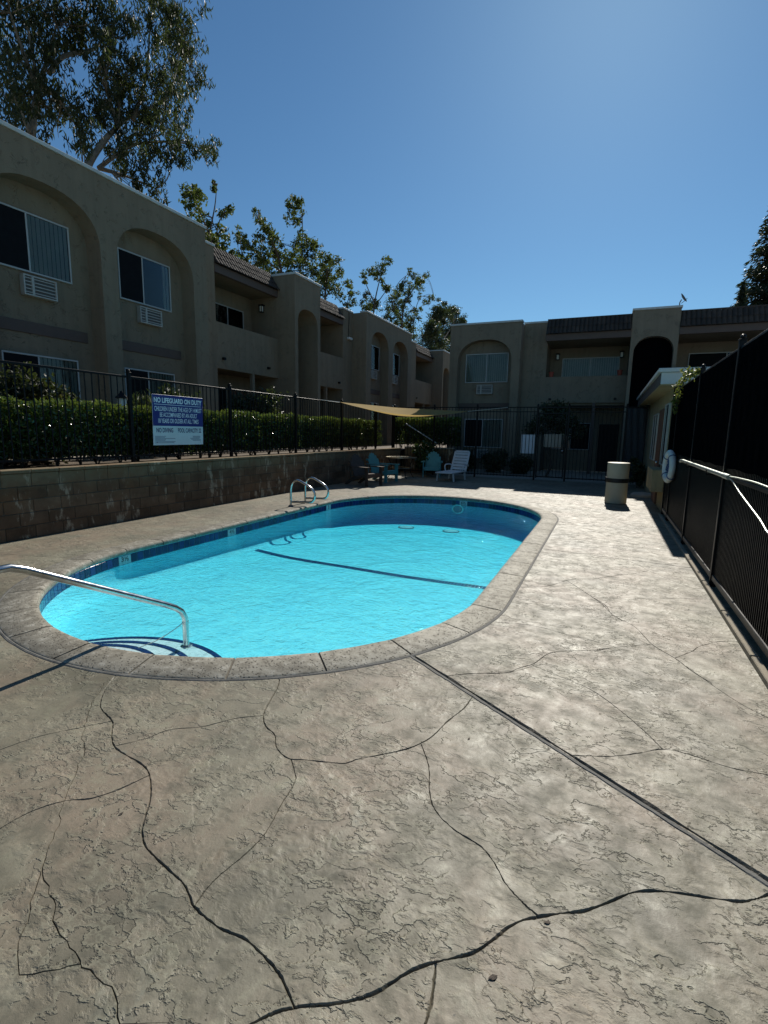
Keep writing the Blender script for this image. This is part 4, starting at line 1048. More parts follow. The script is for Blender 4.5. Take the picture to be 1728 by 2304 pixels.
def mansard(par, M, u0, u1, d0, z0, d1, z1, cap_gap=0.0):
    """tiled mansard from the eave (d0,z0) back to the top (d1,z1)"""
    mb = MB(); quad(mb, M, [(u0, d0, z0), (u1, d0, z0), (u1, d1, z1), (u0, d1, z1)])
    quad(mb, M, [(u0, d1, z1), (u1, d1, z1), (u1, d1 + .2, z1 - .35), (u0, d1 + .2, z1 - .35)])
    cblk(mb, M, u0, u1, d0 + .10, d0 + .125, z0 - .06, z0 + .14, .003)
    for u in (u0, u1): mb.add([M(u, d0, z0), M(u, d1, z1), M(u, d1 + .2, z1 - .35), M(u, d0 + .15, z0 - .02)], [(0, 1, 2, 3)])
    rf_ = mb.build('roof', 'roof_under', par)
    quad(mb, M, [(u0, d1 + .2, z1 - .35), (u1, d1 + .2, z1 - .35), (u1, 2.4, z1 - .4), (u0, 2.4, z1 - .4)]) if False else None
    n = int((u1 - u0) / .30); s = (u1 - u0) / n; L = math.hypot(d1 - d0, z1 - z0); rows = max(2, int(round(L / .27))); st = L / rows
    O = Vector(M(0, 0, 0)); ex = (Vector(M(1, 0, 0)) - O); sl = (Vector(M(0, d1 - d0, z1 - z0)) - O).normalized(); nz = ex.cross(sl)
    up = Vector(M(0, -1, 0)) - O
    if nz.dot(up) < 0: nz = -nz
    for r in range(rows):
        for k in range(n):
            p = Vector(M(u0 + s * (k + .5), d0, z0)) + sl * (st * r - .05 + random.uniform(-.006, .006)) + nz * .012
            Mx = Matrix.Identity(4)
            for i in range(3): Mx[i][0] = ex[i] * s / .30; Mx[i][1] = sl[i] * (st + .07) / .40; Mx[i][2] = nz[i]; Mx[i][3] = p[i]
            link('tile', TILE, rf_, mat=Mx)
    if cap_gap:
        mb = MB(); cblk(mb, M, u0, u1, d1 - .03, d1 + .10, z1 + cap_gap, z1 + cap_gap + .035, .004)
        k = int((u1 - u0) / .15)
        for i in range(k + 1):
            u = u0 + (u1 - u0 - .05) * i / k; blk(mb, M, u, u + .05, d1 + .01, d1 + .06, z1 - .02, z1 + cap_gap - .001)
        mb.build('ridge_cap', 'roof_under', rf_)
    return rf_
def bay(par, wall, M, u0, u1, d, zg, z2, zp, zf0, zf1, back, zlow, roof, cap_gap=0.0, fascia_d=None, win=None, end_wall=True, lowwin=True):
    """recessed balcony above an open ground floor: parapet, soffits, back walls, window, fascia and mansard"""
    q = lambda *a: quad(wall, M, a)
    q((u0, d, zlow), (u1, d, zlow), (u1, d, zp), (u0, d, zp)); q((u0, d, zp), (u1, d, zp), (u1, d + .15, zp), (u0, d + .15, zp))
    q((u0, d + .15, z2), (u1, d + .15, z2), (u1, d + .15, zp), (u0, d + .15, zp))
    q((u0, d, zlow), (u1, d, zlow), (u1, back, zlow), (u0, back, zlow)); q((u0, d + .15, z2), (u1, d + .15, z2), (u1, back, z2), (u0, back, z2))
    fd = d if fascia_d is None else fascia_d
    q((u0, fd + .12, zf0 + .03), (u1, fd + .12, zf0 + .03), (u1, back, zf0 + .03), (u0, back, zf0 + .03))
    if end_wall: q((u0, back, zg), (u1, back, zg), (u1, back, zf1), (u0, back, zf1))
    mb = MB(); cblk(mb, M, u0 + .003, u1 - .003, fd - .02, fd + .12, zf0, zf1, .006); mb.build('fascia', 'brown_trim', par)
    if win: window(par, M, *win[:4], back, *win[4:])
    if lowwin:
        um = (u0 + u1) / 2; window(par, M, u0 + .35, um + .1, zg + .95, zg + 2.15, back, 'left')
        mb = MB(); cblk(mb, M, um + .35, um + 1.25, back - .05, back - .002, zg + .02, zg + 2.1); dr = mb.build('door', 'door_brown', par)
        mb = MB(); c_ = M(um + .45, back - .09, zg + 1.0); mb.ball(c_, .035); mb.build('handle', 'steel', dr, True)
        mb = MB(); blk(mb, M, um + .12, um + .24, d + .01, d + .13, zg, zlow); mb.build('post', 'stucco', par)
    mansard(par, M, u0 + .01, u1 - .01, *roof, cap_gap)
def capstrip(par, M, u0, u1, d0, d1, z):
    mb = MB(); cblk(mb, M, u0 - .03, u1 + .03, d0 - .04, d1, z, z + .075, .006); mb.build('parapet_cap', 'flashing', par)
def lantern(par, M, u, d, z, side=0):
    mb = MB(); blk(mb, M, u - .02, u + .02, d - .12, d, z + .12, z + .15); blk(mb, M, u - .09, u + .09, d - .21, d - .03, z + .10, z + .13)
    blk(mb, M, u - .07, u + .07, d - .19, d - .05, z - .14, z - .12)
    for a in (-.07, .055):
        for b in (-.19, -.065): blk(mb, M, u + a, u + a + .015, d + b, d + b + .015, z - .12, z + .10)
    l = mb.build('wall_lantern', 'black_metal', par); mb = MB(); blk(mb, M, u - .045, u + .045, d - .165, d - .075, z - .11, z + .08); mb.build('lantern_glass', 'lamp_glass', l)
def drain_spout(par, M, u, d, z):
    mb = MB(); blk(mb, M, u - .05, u + .05, d - .09, d, z - .04, z + .04); mb.build('drain_spout', 'black_metal', par)

# left building: u = y, depth runs to -x
ML = lambda u, d, z: (-11.0 - d, u, z)
lb = thing('apartment_building', 'long two-storey tan stucco apartment building with arches behind the hedge on the left', 'building', (0, 0, 0))
W = MB(); ZG, Z2, ZT, SB, BK = .90, 3.75, 7.20, .77, 2.0
def block_a(u0, u1, arches, zt=ZT):
    arch_wall(W, ML, u0, u1, 0, ZG, zt, arches, .45)
    for u in (u0, u1): quad(W, ML, [(u, 0, ZG), (u, 2.4, ZG), (u, 2.4, zt), (u, 0, zt)])
    quad(W, ML, [(u0, 0, zt), (u1, 0, zt), (u1, 2.4, zt), (u0, 2.4, zt)]); quad(W, ML, [(u0, 2.4, ZG), (u1, 2.4, ZG), (u1, 2.4, zt), (u0, 2.4, zt)])
    capstrip(lb, ML, u0, u1, 0, .35, zt + .002)
    for uc, hw, zs, rise in arches:
        d = .45; c = uc - .08
        wa, wb = uc - .87, uc + .77
        mode = 'half' if abs(uc - 7.42) < .1 else ('edge' if abs(uc - 10.29) < .1 else 'all')
        window(lb, ML, wa, wb, 4.76, 5.96, d, mode, mull=.44)
        aircon(lb, ML, uc - .36, uc + .34, 4.28, 4.69, d)
        mb = MB(); cblk(mb, ML, uc - hw + .004, uc + hw - .15, d - .03, d - .002, 3.52, 3.76); mb.build('trim_band', 'brown_trim', lb)
        window(lb, ML, wa, wb, 1.75, 3.09, d, 'half', mull=.45)
def strip(u0, u1, zt=ZT + .0):
    quad(W, ML, [(u0, SB, ZG), (u1, SB, ZG), (u1, SB, zt), (u0, SB, zt)]); quad(W, ML, [(u0, SB, zt), (u1, SB, zt), (u1, 2.2, zt), (u0, 2.2, zt)])
    for u in (u0, u1): quad(W, ML, [(u, SB, ZG), (u, 2.2, ZG), (u, 2.2, zt), (u, SB, zt)])
    capstrip(lb, ML, u0, u1, SB, SB + .35, zt + .002)
def tower(u0, u1, zt=7.24):
    arch_wall(W, ML, u0, u1, 0, ZG, zt, [((u0 + u1) / 2, (u1 - u0) / 2 - .2, 5.62, .55)], 1.9)
    for u in (u0, u1): quad(W, ML, [(u, 0, ZG), (u, 3, ZG), (u, 3, zt), (u, 0, zt)])
    quad(W, ML, [(u0, 0, zt), (u1, 0, zt), (u1, 3, zt), (u0, 3, zt)])
    mb = MB(); cblk(mb, ML, u0 - .03, u1 + .03, -.04, 2.2, zt + .002, zt + .08); mb.build('parapet_cap', 'flashing', lb)
    # stair flight inside
    mb = MB()
    for i in range(12): blk(mb, ML, u0 + .25, u1 - .25, .35 + i * .11, .5 + i * .11, ZG + .1 + i * .22, ZG + .26 + i * .22)
    mb.build('stairs', 'concrete', lb)
A = [(4.55, 1.22, 5.55, .95), (7.42, 1.22, 5.55, .95), (10.29, 1.22, 5.55, .95)]
block_a(2.6, 12.03, A)
strip(12.03, 13.22)
rfL = (SB - .06, 6.74, SB + .36, 7.34)
bay(lb, W, ML, 13.22, 16.56, SB, ZG, Z2, 4.985, 6.48, 6.73, BK, 3.54, rfL, win=(14.3, 16.05, 4.75, 5.96, 'all', 'sliding window with pale blinds behind the balcony'))
tower(16.56, 18.38)
bay(lb, W, ML, 18.38, 21.72, SB, ZG, Z2, 4.985, 6.48, 6.73, BK, 3.54, rfL, win=(19.3, 21.05, 4.75, 5.96, 'none'))
strip(21.72, 22.66)
block_a(22.66, 28.75, [(24.30, 1.10, 5.6, .95), (27.1, 1.12, 5.6, .95)])
strip(28.75, 31.6)
bay(lb, W, ML, 31.6, 34.95, SB, ZG, Z2, 4.985, 6.48, 6.73, BK, 3.54, rfL, win=(32.4, 34.0, 4.75, 5.96, 'all'))
tower(34.95, 36.8)
bay(lb, W, ML, 36.8, 39.4, SB, ZG, Z2, 4.985, 6.48, 6.73, BK, 3.54, rfL, end_wall=False, lowwin=False)
quad(W, ML, [(2.6, 2.4, 6.4), (39.4, 2.4, 6.4), (39.4, 12, 6.4), (2.6, 12, 6.4)]); quad(W, ML, [(2.6, 12, ZG), (36.8, 12, ZG), (36.8, 12, 6.4), (2.6, 12, 6.4)])
W.build('wall', 'stucco', lb)
MS = lambda u, d, z: (-11.0 - u, 16.56 + d, z)             # side face of the first stair tower
lantern(lb, MS, 1.42, 0, 6.12)
for u, z in ((13.5, 3.86), (15.9, 3.84), (21.3, 3.82), (31.9, 3.82)): drain_spout(lb, ML, u, SB, z)
# floodlight hanging from a cable on the far wing
fl = thing('flood_light', 'small white flood light hanging from a dark cable on the stucco wall', 'lamp', (-11.75, 22.25, 5.95))
mb = MB(); mb.tube([(0, 0, .05), (0, -.01, .5), (.01, .02, .95), (0, 0, 1.30)], .012, 6); mb.build('cable', 'black_metal', fl)
mb = MB(); mb.cbox(-.02, .14, -.16, .16, -.05, .06, .02); mb.build('lamp_head', 'white_plastic', fl)

# back building: u = x, depth runs to +y
MBk = lambda u, d, z: (u, 22.3 + d, z)
bb = thing('apartment_building', 'two-storey tan stucco apartment building with stair tower across the far end of the pool', 'building', (0, 0, 0))
W = MB()
def bblock(u0, u1, arches, zt):
    arch_wall(W, MBk, u0, u1, 0, 0, zt, arches, .45)
    for u in (u0, u1): quad(W, MBk, [(u, 0, 0), (u, 2.4, 0), (u, 2.4, zt), (u, 0, zt)])
    quad(W, MBk, [(u0, 0, zt), (u1, 0, zt), (u1, 2.4, zt), (u0, 2.4, zt)])
    capstrip(bb, MBk, u0, u1, 0, .35, zt + .002)
bblock(-6.71, -3.65, [(-5.17, 1.17, 4.62, .96)], 6.22)
window(bb, MBk, -6.08, -4.20, 3.82, 5.06, .45, 'all', 'white framed sliding window with vertical blinds under the arch', mull=.5)
aircon(bb, MBk, -5.52, -4.82, 3.32, 3.72, .45)
mb = MB(); cblk(mb, MBk, -6.336, -4.004, .42, .448, 2.66, 2.93); mb.build('trim_band', 'brown_trim', bb)
window(bb, MBk, -6.02, -4.30, .98, 2.24, .45, 'half', mull=.48)
aircon(bb, MBk, -5.55, -4.85, .50, .90, .45)
u0, u1 = -3.65, -2.66
quad(W, MBk, [(u0, SB, 0), (u1, SB, 0), (u1, SB, 6.26), (u0, SB, 6.26)]); quad(W, MBk, [(u1, SB, 0), (u1, 2.45, 0), (u1, 2.45, 6.26), (u1, SB, 6.26)]); quad(W, MBk, [(u0, SB, 6.26), (u1, SB, 6.26), (u1, 2.45, 6.26), (u0, 2.45, 6.26)])
capstrip(bb, MBk, u0, u1, SB, SB + .35, 6.262)
rfB = (-.08, 5.66, .22, 6.20)
bay(bb, W, MBk, -2.66, .5, SB, 0, 2.85, 4.03, 5.38, 5.64, 2.3, 2.95, rfB, cap_gap=.045, fascia_d=-.02, win=(-2.15, .2, 3.75, 4.98, 'all', 'wide sliding window with drawn curtain behind the balcony'), lowwin=False)
# ground floor of that bay
window(bb, MBk, -2.35, -.75, .95, 2.15, 2.3, 'left'); mb = MB(); cblk(mb, MBk, -.40, .40, 2.24, 2.298, .02, 2.1); dr = mb.build('door', 'dark_room', bb)
mb = MB(); blk(mb, MBk, -.72, -.60, SB + .01, SB + .13, 0, 2.95); mb.build('post', 'brown_trim', bb)
arch_wall(W, MBk, .5, 2.11, 0, 0, 6.34, [(1.305, .68, 4.75, .62)], 2.8)
for u in (.5, 2.11): quad(W, MBk, [(u, 0, 0), (u, 3, 0), (u, 3, 6.34), (u, 0, 6.34)])
mb = MB(); cblk(mb, MBk, .47, 2.14, -.04, 2.2, 6.342, 6.42); mb.build('parapet_cap', 'flashing', bb)
mb = MB(); blk(mb, MBk, .64, 1.97, .35, .45, 0, 5.36); mb.build('stairwell_dark', 'mesh_screen', bb)  # black sheet across the arch stands for the unlit stairwell
bay(bb, W, MBk, 2.11, 6.3, SB, 0, 2.85, 4.03, 5.38, 5.64, 2.3, 2.95, rfB, cap_gap=.045, fascia_d=-.02, win=(2.75, 5.4, 3.75, 5.0, 'none', 'white framed balcony window reflecting the sky'), lowwin=False)
bblock(6.3, 9.6, [(7.95, 1.17, 4.62, .96)], 6.22)
quad(W, MBk, [(-6.7, 2.4, 5.7), (9.6, 2.4, 5.7), (9.6, 11, 5.7), (-6.7, 11, 5.7)]); quad(W, MBk, [(-6.7, 2.4, 0), (-6.7, 11, 0), (-6.7, 11, 5.7), (-6.7, 2.4, 5.7)])
W.build('wall', 'stucco_back', bb)
for u in (-2.42, .13): drain_spout(bb, MBk, u, SB, 3.10)
for u in (-2.35, .25): lantern(bb, MBk, u, 2.3 - .02, 5.05)
# satellite dish on the tower
sdh = thing('satellite_dish', 'small dark satellite dish on the corner of the stair tower roof', 'dish', (2.04, 22.5, 6.42))
mb = MB(); mb.tube([(0, 0, 0), (0, 0, .14), (.05, -.02, .24)], .018, 8); mb.build('mast', 'ac_dark', sdh)
mb = MB(); mb.lathe([(.001, 0), (.12, .015), (.24, .06), (.245, .066), (.235, .07), (.12, .025), (.001, .012)], (0, 0, 0), 24); d = mb.build('reflector', 'ac_dark', sdh, True)
d.matrix_local = Matrix.Translation((.08, .0, .28)) @ Matrix.Rotation(R_(58), 4, 'Y') @ Matrix.Rotation(R_(20), 4, 'X') @ Matrix.Scale(.75, 4)
mb = MB(); mb.tube([(.05, -.03, .1), (.18, -.1, .20), (.22, -.08, .26)], .01, 6); mb.build('feed_arm', 'ac_dark', sdh)

# clubhouse on the right with its flat eave
ch = thing('clubhouse', 'low cream clubhouse with flat white eave past the end of the screened fence', 'building', (0, 0, 0))
mb = MB(); mb.box(1.17, 7, 12.0, 19.6, 0, 2.60); mb.build('wall', 'cream_wall', ch)
mb = MB(); mb.box(.86, 7.3, 11.46, 19.9, 2.60, 2.64); mb.build('soffit', 'cream_wall', ch)
mb = MB(); mb.cbox(.855, 7.3, 11.44, 11.47, 2.62, 2.84, .004); mb.build('fascia', 'flashing', ch)
mb = MB(); mb.cbox(.85, .88, 11.475, 19.9, 2.62, 2.84, .004); mb.build('fascia', 'brown_trim', ch)
mb = MB(); mb.cbox(.80, 7.35, 11.39, 19.95, 2.845, 2.92, .006); mb.build('roof', 'flashing', ch)
MC = lambda u, d, z: (1.17 + d, u, z)
window(ch, MC, 12.35, 13.15, .98, 2.32, 0, 'none', 'white framed tall window beside the door')
mb = MB(); cblk(mb, MC, 13.45, 14.4, -.05, -.002, .03, 2.25); dr = mb.build('door', 'door_brown', ch)
mb = MB(); mb.ball((1.10, 13.6, 1.0), .035); mb.build('handle', 'steel', dr, True)
window(ch, MC, 14.9, 16.2, .98, 2.2, 0, 'all', 'white framed window at the far end of the clubhouse wall')
mb = MB(); mb.cbox(.93, 1.168, 12.25, 13.6, .42, .90, .01); mb.build('planter_box', 'cream_wall', ch)

# ------------------------------------------------------------------ pool rules sign
sg = thing('pool_sign', 'blue and white NO LIFEGUARD ON DUTY sign hung on the left fence', 'sign', (-7.745, 7.56, 1.265))
sg.rotation_euler = (0, R_(1.5), 0)
SW, SH = 1.27, .94
mb = MB(); mb.cbox(-.004, .004, -SW / 2, SW / 2, 0, SH, .002); mb.build('panel', 'sign_white', sg)
mb = MB(); mb.box(.0045, .0052, -SW / 2 + .002, SW / 2 - .002, SH * .385, SH - .002); mb.build('blue_field', 'sign_blue', sg)
mb = MB(); mb.box(.0053, .006, -SW / 2 + .04, SW / 2 - .05, SH * .805, SH * .814); mb.build('rule_line', 'sign_letter', sg)
def sgt(body, cy, h, w, mat, cx=0.0, bold=0.0):
    T = Matrix(((0, 0, 1, .0062), (1, 0, 0, cx), (0, 1, 0, SH * (1 - cy)), (0, 0, 0, 1)))
    text_mesh('lettering', body, mat, T, sg, width=w, height=h, depth=.0004, bold=bold)
sgt('NO LIFEGUARD ON DUTY', .108, .098, 1.20, 'sign_letter', 0, .035)
sgt('CHILDREN UNDER THE AGE OF 14 MUST', .275, .088, 1.19, 'sign_letter', 0, .012)
sgt('BE ACCOMPANIED BY AN ADULT', .392, .086, .94, 'sign_letter', 0, .012)
sgt('18 YEARS OR OLDER AT ALL TIMES', .512, .086, 1.02, 'sign_letter', 0, .012)
sgt('NO DIVING', .70, .088, .40, 'sign_ink', -.36, .02)
sgt('POOL CAPACITY: 22', .70, .088, .62, 'sign_ink', .27, .02)
ma = MB(); mb = MB(); rr = random.Random(4)
for k in range(7):
    z = SH * (.175 - .022 * k)
    ma.box(.0045, .0052, -SW / 2 + .04, -SW / 2 + rr.uniform(.22, .55), z, z + .007)
    if k < 5: mb.box(.0045, .0052, SW / 2 - rr.uniform(.28, .38), SW / 2 - rr.uniform(.05, .12), z, z + .008)
ma.build('fine_print', 'sign_ink', sg); mb.build('fine_print', 'sign_ink', sg)
mb = MB()
for y in (-.55, .55):
    for z in (.05, SH - .05): mb.cbox(-.03, .007, y - .008, y + .008, z - .008, z + .008, .002)
mb.build('clip', 'steel', sg)

# ------------------------------------------------------------------ hand rails
hr = thing('pool_handrail', 'steel handrail sloping from the deck down into the entry steps', 'handrail', (-3.25, 2.4, 0))
P = [(-3.335, 1.58, -.02), (-3.335, 1.58, .50)] + [(-3.335 + .0, 1.58 + .22 * (1 - math.cos(a)), .50 + .235 * math.sin(a)) for a in (math.pi * .1, math.pi * .2, math.pi * .3, math.pi * .4)]
P += [(-3.332, 1.84, .722), (-3.325, 1.92, .690), (-3.24, 2.92, .158), (-3.225, 3.02, .098), (-3.216, 3.075, .05), (-3.213, 3.105, -.01), (-3.213, 3.11, -.08), (-3.213, 3.11, -.275)]
mb = MB(); mb.tube([(x + 3.25, y - 2.4, z) for x, y, z in P], .0255, 16); mb.build('rail', 'steel', hr, True)
mb = MB(); mb.lathe([(.027, .0), (.045, .0), (.05, .012), (.030, .02), (.027, .02)], (-3.335 + 3.25, 1.58 - 2.4, .004), 20); mb.build('flange', 'steel', hr, True)
mb = MB(); mb.lathe([(.027, .0), (.045, .0), (.05, .012), (.030, .02), (.027, .02)], (.037, .71, -.284), 20); mb.build('flange', 'steel', hr, True)
mb = MB(); mb.lathe([(.0262, -.012), (.0285, -.012), (.0285, .012), (.0262, .012)], (.037, .71, -.06), 16); mb.build('collar', 'steel', hr, True)
cd = MB(); cd.tube(catmull([(-3.205, 3.085, -.045), (-3.21, 3.0, -.075), (-3.25, 2.85, -.125), (-3.33, 2.72, -.16)], 5), .0035, 6)
tag(cd.build('cord', 'rope'), 'thin white cord tied to the end of the near steel handrail', 'cord')
ld = thing('pool_ladder', 'pair of looped steel grab rails on the far left pool edge', 'ladder', (-6.0, 9.1, 0))
loop = [(0, 0), (0, .36), (.012, .44), (.045, .51), (.10, .555), (.165, .57), (.235, .555), (.43, .465), (.52, .41), (.575, .34), (.59, .27), (.57, .19), (.52, .14), (.45, .125), (.02, .105)]
for y, dx in ((-.28, .0), (.37, -.06)):
    mb = MB(); mb.tube([(x + dx, y, z) for x, z in loop], .0235, 14); g_ = mb.build('grab_rail', 'steel', ld, True)
    mb = MB(); mb.lathe([(.026, .0), (.055, .0), (.058, .014), (.034, .034), (.026, .034)], (dx, y, .003), 18); mb.build('flange', 'ac_dark', g_, True)
br = MB()
for s_ in (8.2, 8.75, 8.95, 9.6): br.cbox(-5.672, -5.645, s_ - .035, s_ + .035, -.03, .014, .004)
br = None

# ------------------------------------------------------------------ shade sail
sl = thing('shade_sail', 'beige triangular shade sail stretched low over the far left corner', 'sail', (0, 0, 0))
A_, B_, D_ = np.array((-7.55, 13.75, 2.46)), np.array((-7.60, 18.25, 2.52)), np.array((-4.75, 18.3, 2.38))
mb = MB(); n = 22; idx = {}
for i in range(n + 1):
    for j in range(n + 1 - i):
        u, v = i / n, j / n; w = 1 - u - v
        p = A_ * w + B_ * u + D_ * v
        sag = .25 * (4 * w * v) ** .9 + .27 * 27 * u * v * w * .6
        cen = (A_ + B_ + D_) / 3
        e = np.zeros(3)                                       # edges curve inwards like a tensioned cloth
        for a, k in ((w * v, 0), (u * w, 1), (u * v, 2)):
            if k == 0: q = .07 * 4 * a * (1 - u) ** 4
            else: q = .05 * 4 * a
            e += (cen - p) * q
        p = p + e; p[2] -= sag
        idx[i, j] = len(mb.v); mb.v.append(tuple(p))
for i in range(n):
    for j in range(n - i):
        mb.f.append((idx[i, j], idx[i + 1, j], idx[i, j + 1])); mb.mi.append(0)
        if i + j < n - 1: mb.f.append((idx[i + 1, j], idx[i + 1, j + 1], idx[i, j + 1])); mb.mi.append(0)
mb.build('cloth', 'sail', sl, True)
mb = MB()
for a, b in ((A_, (XL + .02, 13.0, 2.48)), (B_, (XL + .02, 18.48, 2.50)), (D_, (-3.35, 18.47, 2.53))): mb.tube([tuple(a), b], .007, 6)
mb.build('corner_rope', 'rope', sl)

# ------------------------------------------------------------------ poolside furniture
def adirondack(name, label, mat, loc, rz, group):
    """seat faces local -y"""
    t = thing(name, label, 'chair', loc, rz, group)
    for k in range(5):                                         # seat slats, dropping to the back
        y = -.30 + .115 * k; z = .365 - .03 * k
        mb = MB(); mb.cbox(-.26, .26, y - .052, y + .052, z - .011, z + .011, .005); mb.build('seat_slat', mat, t)
    for k in range(7):                                         # fan shaped back
        f = (k - 3) / 3; h = .74 - .20 * f * f; x0 = f * .20; x1 = f * .255
        mb = MB(); n = 8; w = .037
        vs = []
        def bp(x, l, d): return (x, .20 + l * .36 + d * .9, .22 + l * .93 - d * .36)
        out = [(-w, 0), (w, 0), (w, h - .03), (w * .6, h - .006), (0, h), (-w * .6, h - .006), (-w, h - .03)]
        mb.prism(out, lambda a, l: bp(x0 + (x1 - x0) * l / .74 + a * (1 + .10 * l), l, -.009), lambda a, l: bp(x0 + (x1 - x0) * l / .74 + a * (1 + .10 * l), l, .009))
        mb.build('back_slat', mat, t)
    mb = MB(); mb.cbox(-.27, .27, .215, .245, .28, .35, .004, lambda x, y, z: (x, y + (z - .22) * .36, z)); mb.cbox(-.27, .27, .44, .47, .66, .72, .004); mb.build('back_rail', mat, t)
    for s in (-1, 1):
        mb = MB(); mb.prism([(-.44, .055), (-.42, .075), (-.05, .06), (.40, .03), (.40, -.04), (-.05, -.05), (-.42, -.065), (-.44, -.045)], lambda a, b: (s * (.315 + b), a, .545), lambda a, b: (s * (.315 + b), a, .568)); mb.build('armrest', mat, t)
        mb = MB(); mb.prism([(-.40, 0), (-.30, 0), (-.28, .545), (-.41, .545)], lambda a, z: (s * .285, a, z), lambda a, z: (s * .312, a, z)); mb.build('front_leg', mat, t)
        mb = MB(); mb.prism([(-.38, .30), (-.38, .355), (.0, .30), (.30, .235), (.62, .02), (.60, 0), (.50, 0), (.25, .15), (-.05, .23)], lambda a, z: (s * .262, a, z), lambda a, z: (s * .284, a, z)); mb.build('side_rail', mat, t)
        mb = MB(); mb.cbox(s * .285 - .012, s * .285 + .012, .33, .38, .14, .545, .004); mb.build('arm_support', mat, t)
    mb = MB(); mb.cbox(-.26, .26, -.385, -.36, .25, .37, .004); mb.build('front_apron', mat, t)
    return t
adirondack('adirondack_chair', 'teal adirondack chair facing the pool beside the block wall', 'teal_plastic', (-6.62, 14.95, 0), R_(78), 'adirondack chairs')
adirondack('adirondack_chair', 'teal adirondack chair facing the camera, left of the white lounger', 'teal_plastic', (-5.78, 17.55, 0), R_(14), 'adirondack chairs')
adirondack('adirondack_chair', 'dark brown wooden adirondack chair low beside the block wall, nearest the pool', 'brown_wood', (-6.55, 13.55, 0), R_(70), 'adirondack chairs')
def lounger(loc, rz):
    t = thing('sun_lounger', 'white plastic sun lounger with slotted raised back in the far corner', 'lounger', loc, rz)
    m_ = 'white_plastic'; ang = R_(62); H0 = .30
    def bk(x, l, d): return (x, .38 + l * math.cos(ang) - d * math.sin(ang), H0 + l * math.sin(ang) + d * math.cos(ang))
    mb = MB()
    for s in (-1, 1): mb.prism([(s * .30, 0), (s * .235, 0), (s * .235, .74), (s * .26, .74), (s * .29, .71)], lambda a, l: bk(a, l, 0), lambda a, l: bk(a, l, .03))
    mb.prism([(-.26, .70), (.26, .70), (.24, .76), (-.24, .76)], lambda a, l: bk(a, l, 0), lambda a, l: bk(a, l, .03)); mb.build('back_frame', m_, t)
    for k in range(6):
        l0 = .02 + .115 * k
        mb = MB(); mb.prism([(-.234, l0), (.234, l0), (.234, l0 + .092), (-.234, l0 + .092)], lambda a, l: bk(a, l, .004), lambda a, l: bk(a, l, .024)); mb.build('back_slat', m_, t)
    mb = MB()
    for s in (-1, 1): mb.cbox(s * .275 - .03, s * .275 + .03, -.95, .38, H0 - .04, H0 + .005, .008)
    mb.cbox(-.244, .244, -.95, -.88, H0 - .04, H0 + .004, .008); mb.build('seat_frame', m_, t)
    for k in range(10):
        y = -.86 + .122 * k
        mb = MB(); mb.cbox(-.244, .244, y, y + .098, H0 - .022, H0 + .002, .004); mb.build('seat_slat', m_, t)
    for s in (-1, 1):
        for y in (-.78, .25):
            mb = MB(); mb.prism([(y - .04, H0 - .041), (y + .04, H0 - .041), (y + .03, 0), (y - .015, 0)], lambda a, z: (s * .25 + s * (H0 - z) * .1, a, z), lambda a, z: (s * .292 + s * (H0 - z) * .1, a, z)); mb.build('leg', m_, t)
        mb = MB(); mb.tube(catmull([(s * .31, -.05, H0 - .01), (s * .335, -.06, .42), (s * .34, .0, .50), (s * .34, .2, .515), (s * .335, .42, .50), (s * .31, .50, .46)], 4), .022, 8); mb.build('armrest', m_, t, True)
    return t
lounger((-4.78, 16.95, 0), R_(-6))
tbt = thing('patio_table', 'round dark glass patio table with metal legs beside the corner plant', 'table', (-6.62, 16.55, 0))
mb = MB(); mb.lathe([(.53, .70), (.545, .71), (.545, .725), (.53, .73), (.515, .725), (.515, .705), (.53, .70)], (0, 0, 0), 36); mb.build('rim', 'steel_old', tbt, True)
mb = MB(); mb.lathe([(.001, .712), (.515, .712), (.515, .72), (.001, .72)], (0, 0, 0), 36); mb.build('glass_top', 'glass_table', tbt)
for k in range(4):
    a = math.pi / 4 + k * math.pi / 2
    mb = MB(); mb.tube(catmull([(.48 * math.cos(a), .48 * math.sin(a), .70), (.36 * math.cos(a), .36 * math.sin(a), .42), (.40 * math.cos(a), .40 * math.sin(a), .15), (.50 * math.cos(a), .50 * math.sin(a), .0)], 4), .014, 8); mb.build('leg', 'black_metal', tbt, True)
mb = MB(); mb.tube([(.37 * math.cos(2 * math.pi * k / 28), .37 * math.sin(2 * math.pi * k / 28), .35) for k in range(29)], .009, 6); mb.build('brace_ring', 'steel_old', tbt, True)

# trash can
tc = thing('trash_can', 'cream cylindrical trash can with a black strap near the clubhouse', 'trash can', (.285, 13.3, 0))
mb = MB(); mb.lathe([(.001, .01), (.238, .01), (.244, .03), (.240, .50), (.243, .945), (.243, .95)], (0, 0, 0), 40); mb.build('body', 'can_cream', tc, True)
mb = MB(); mb.lathe([(.244, .951), (.246, .956), (.246, .968), (.236, .974), (.001, .976)], (0, 0, 0), 40); mb.build('lid', 'can_lid', tc, True)
mb = MB(); mb.lathe([(.2445, .505), (.252, .508), (.254, .53), (.252, .60), (.2445, .605)], (0, 0, 0), 40); mb.cbox(-.262, -.243, -.05, .05, .49, .62, .005); mb.build('strap', 'black_strap', tc, True)
mb = MB(); mb.lathe([(.30, 0), (.295, .05), (.25, .085), (.12, .11), (.05, .115), (.001, .115)], (.98, 15.2, 0), 28)
tag(mb.build('umbrella_base', 'concrete', None, True), 'grey round weighted umbrella base lying on the deck behind the trash can', 'umbrella base')
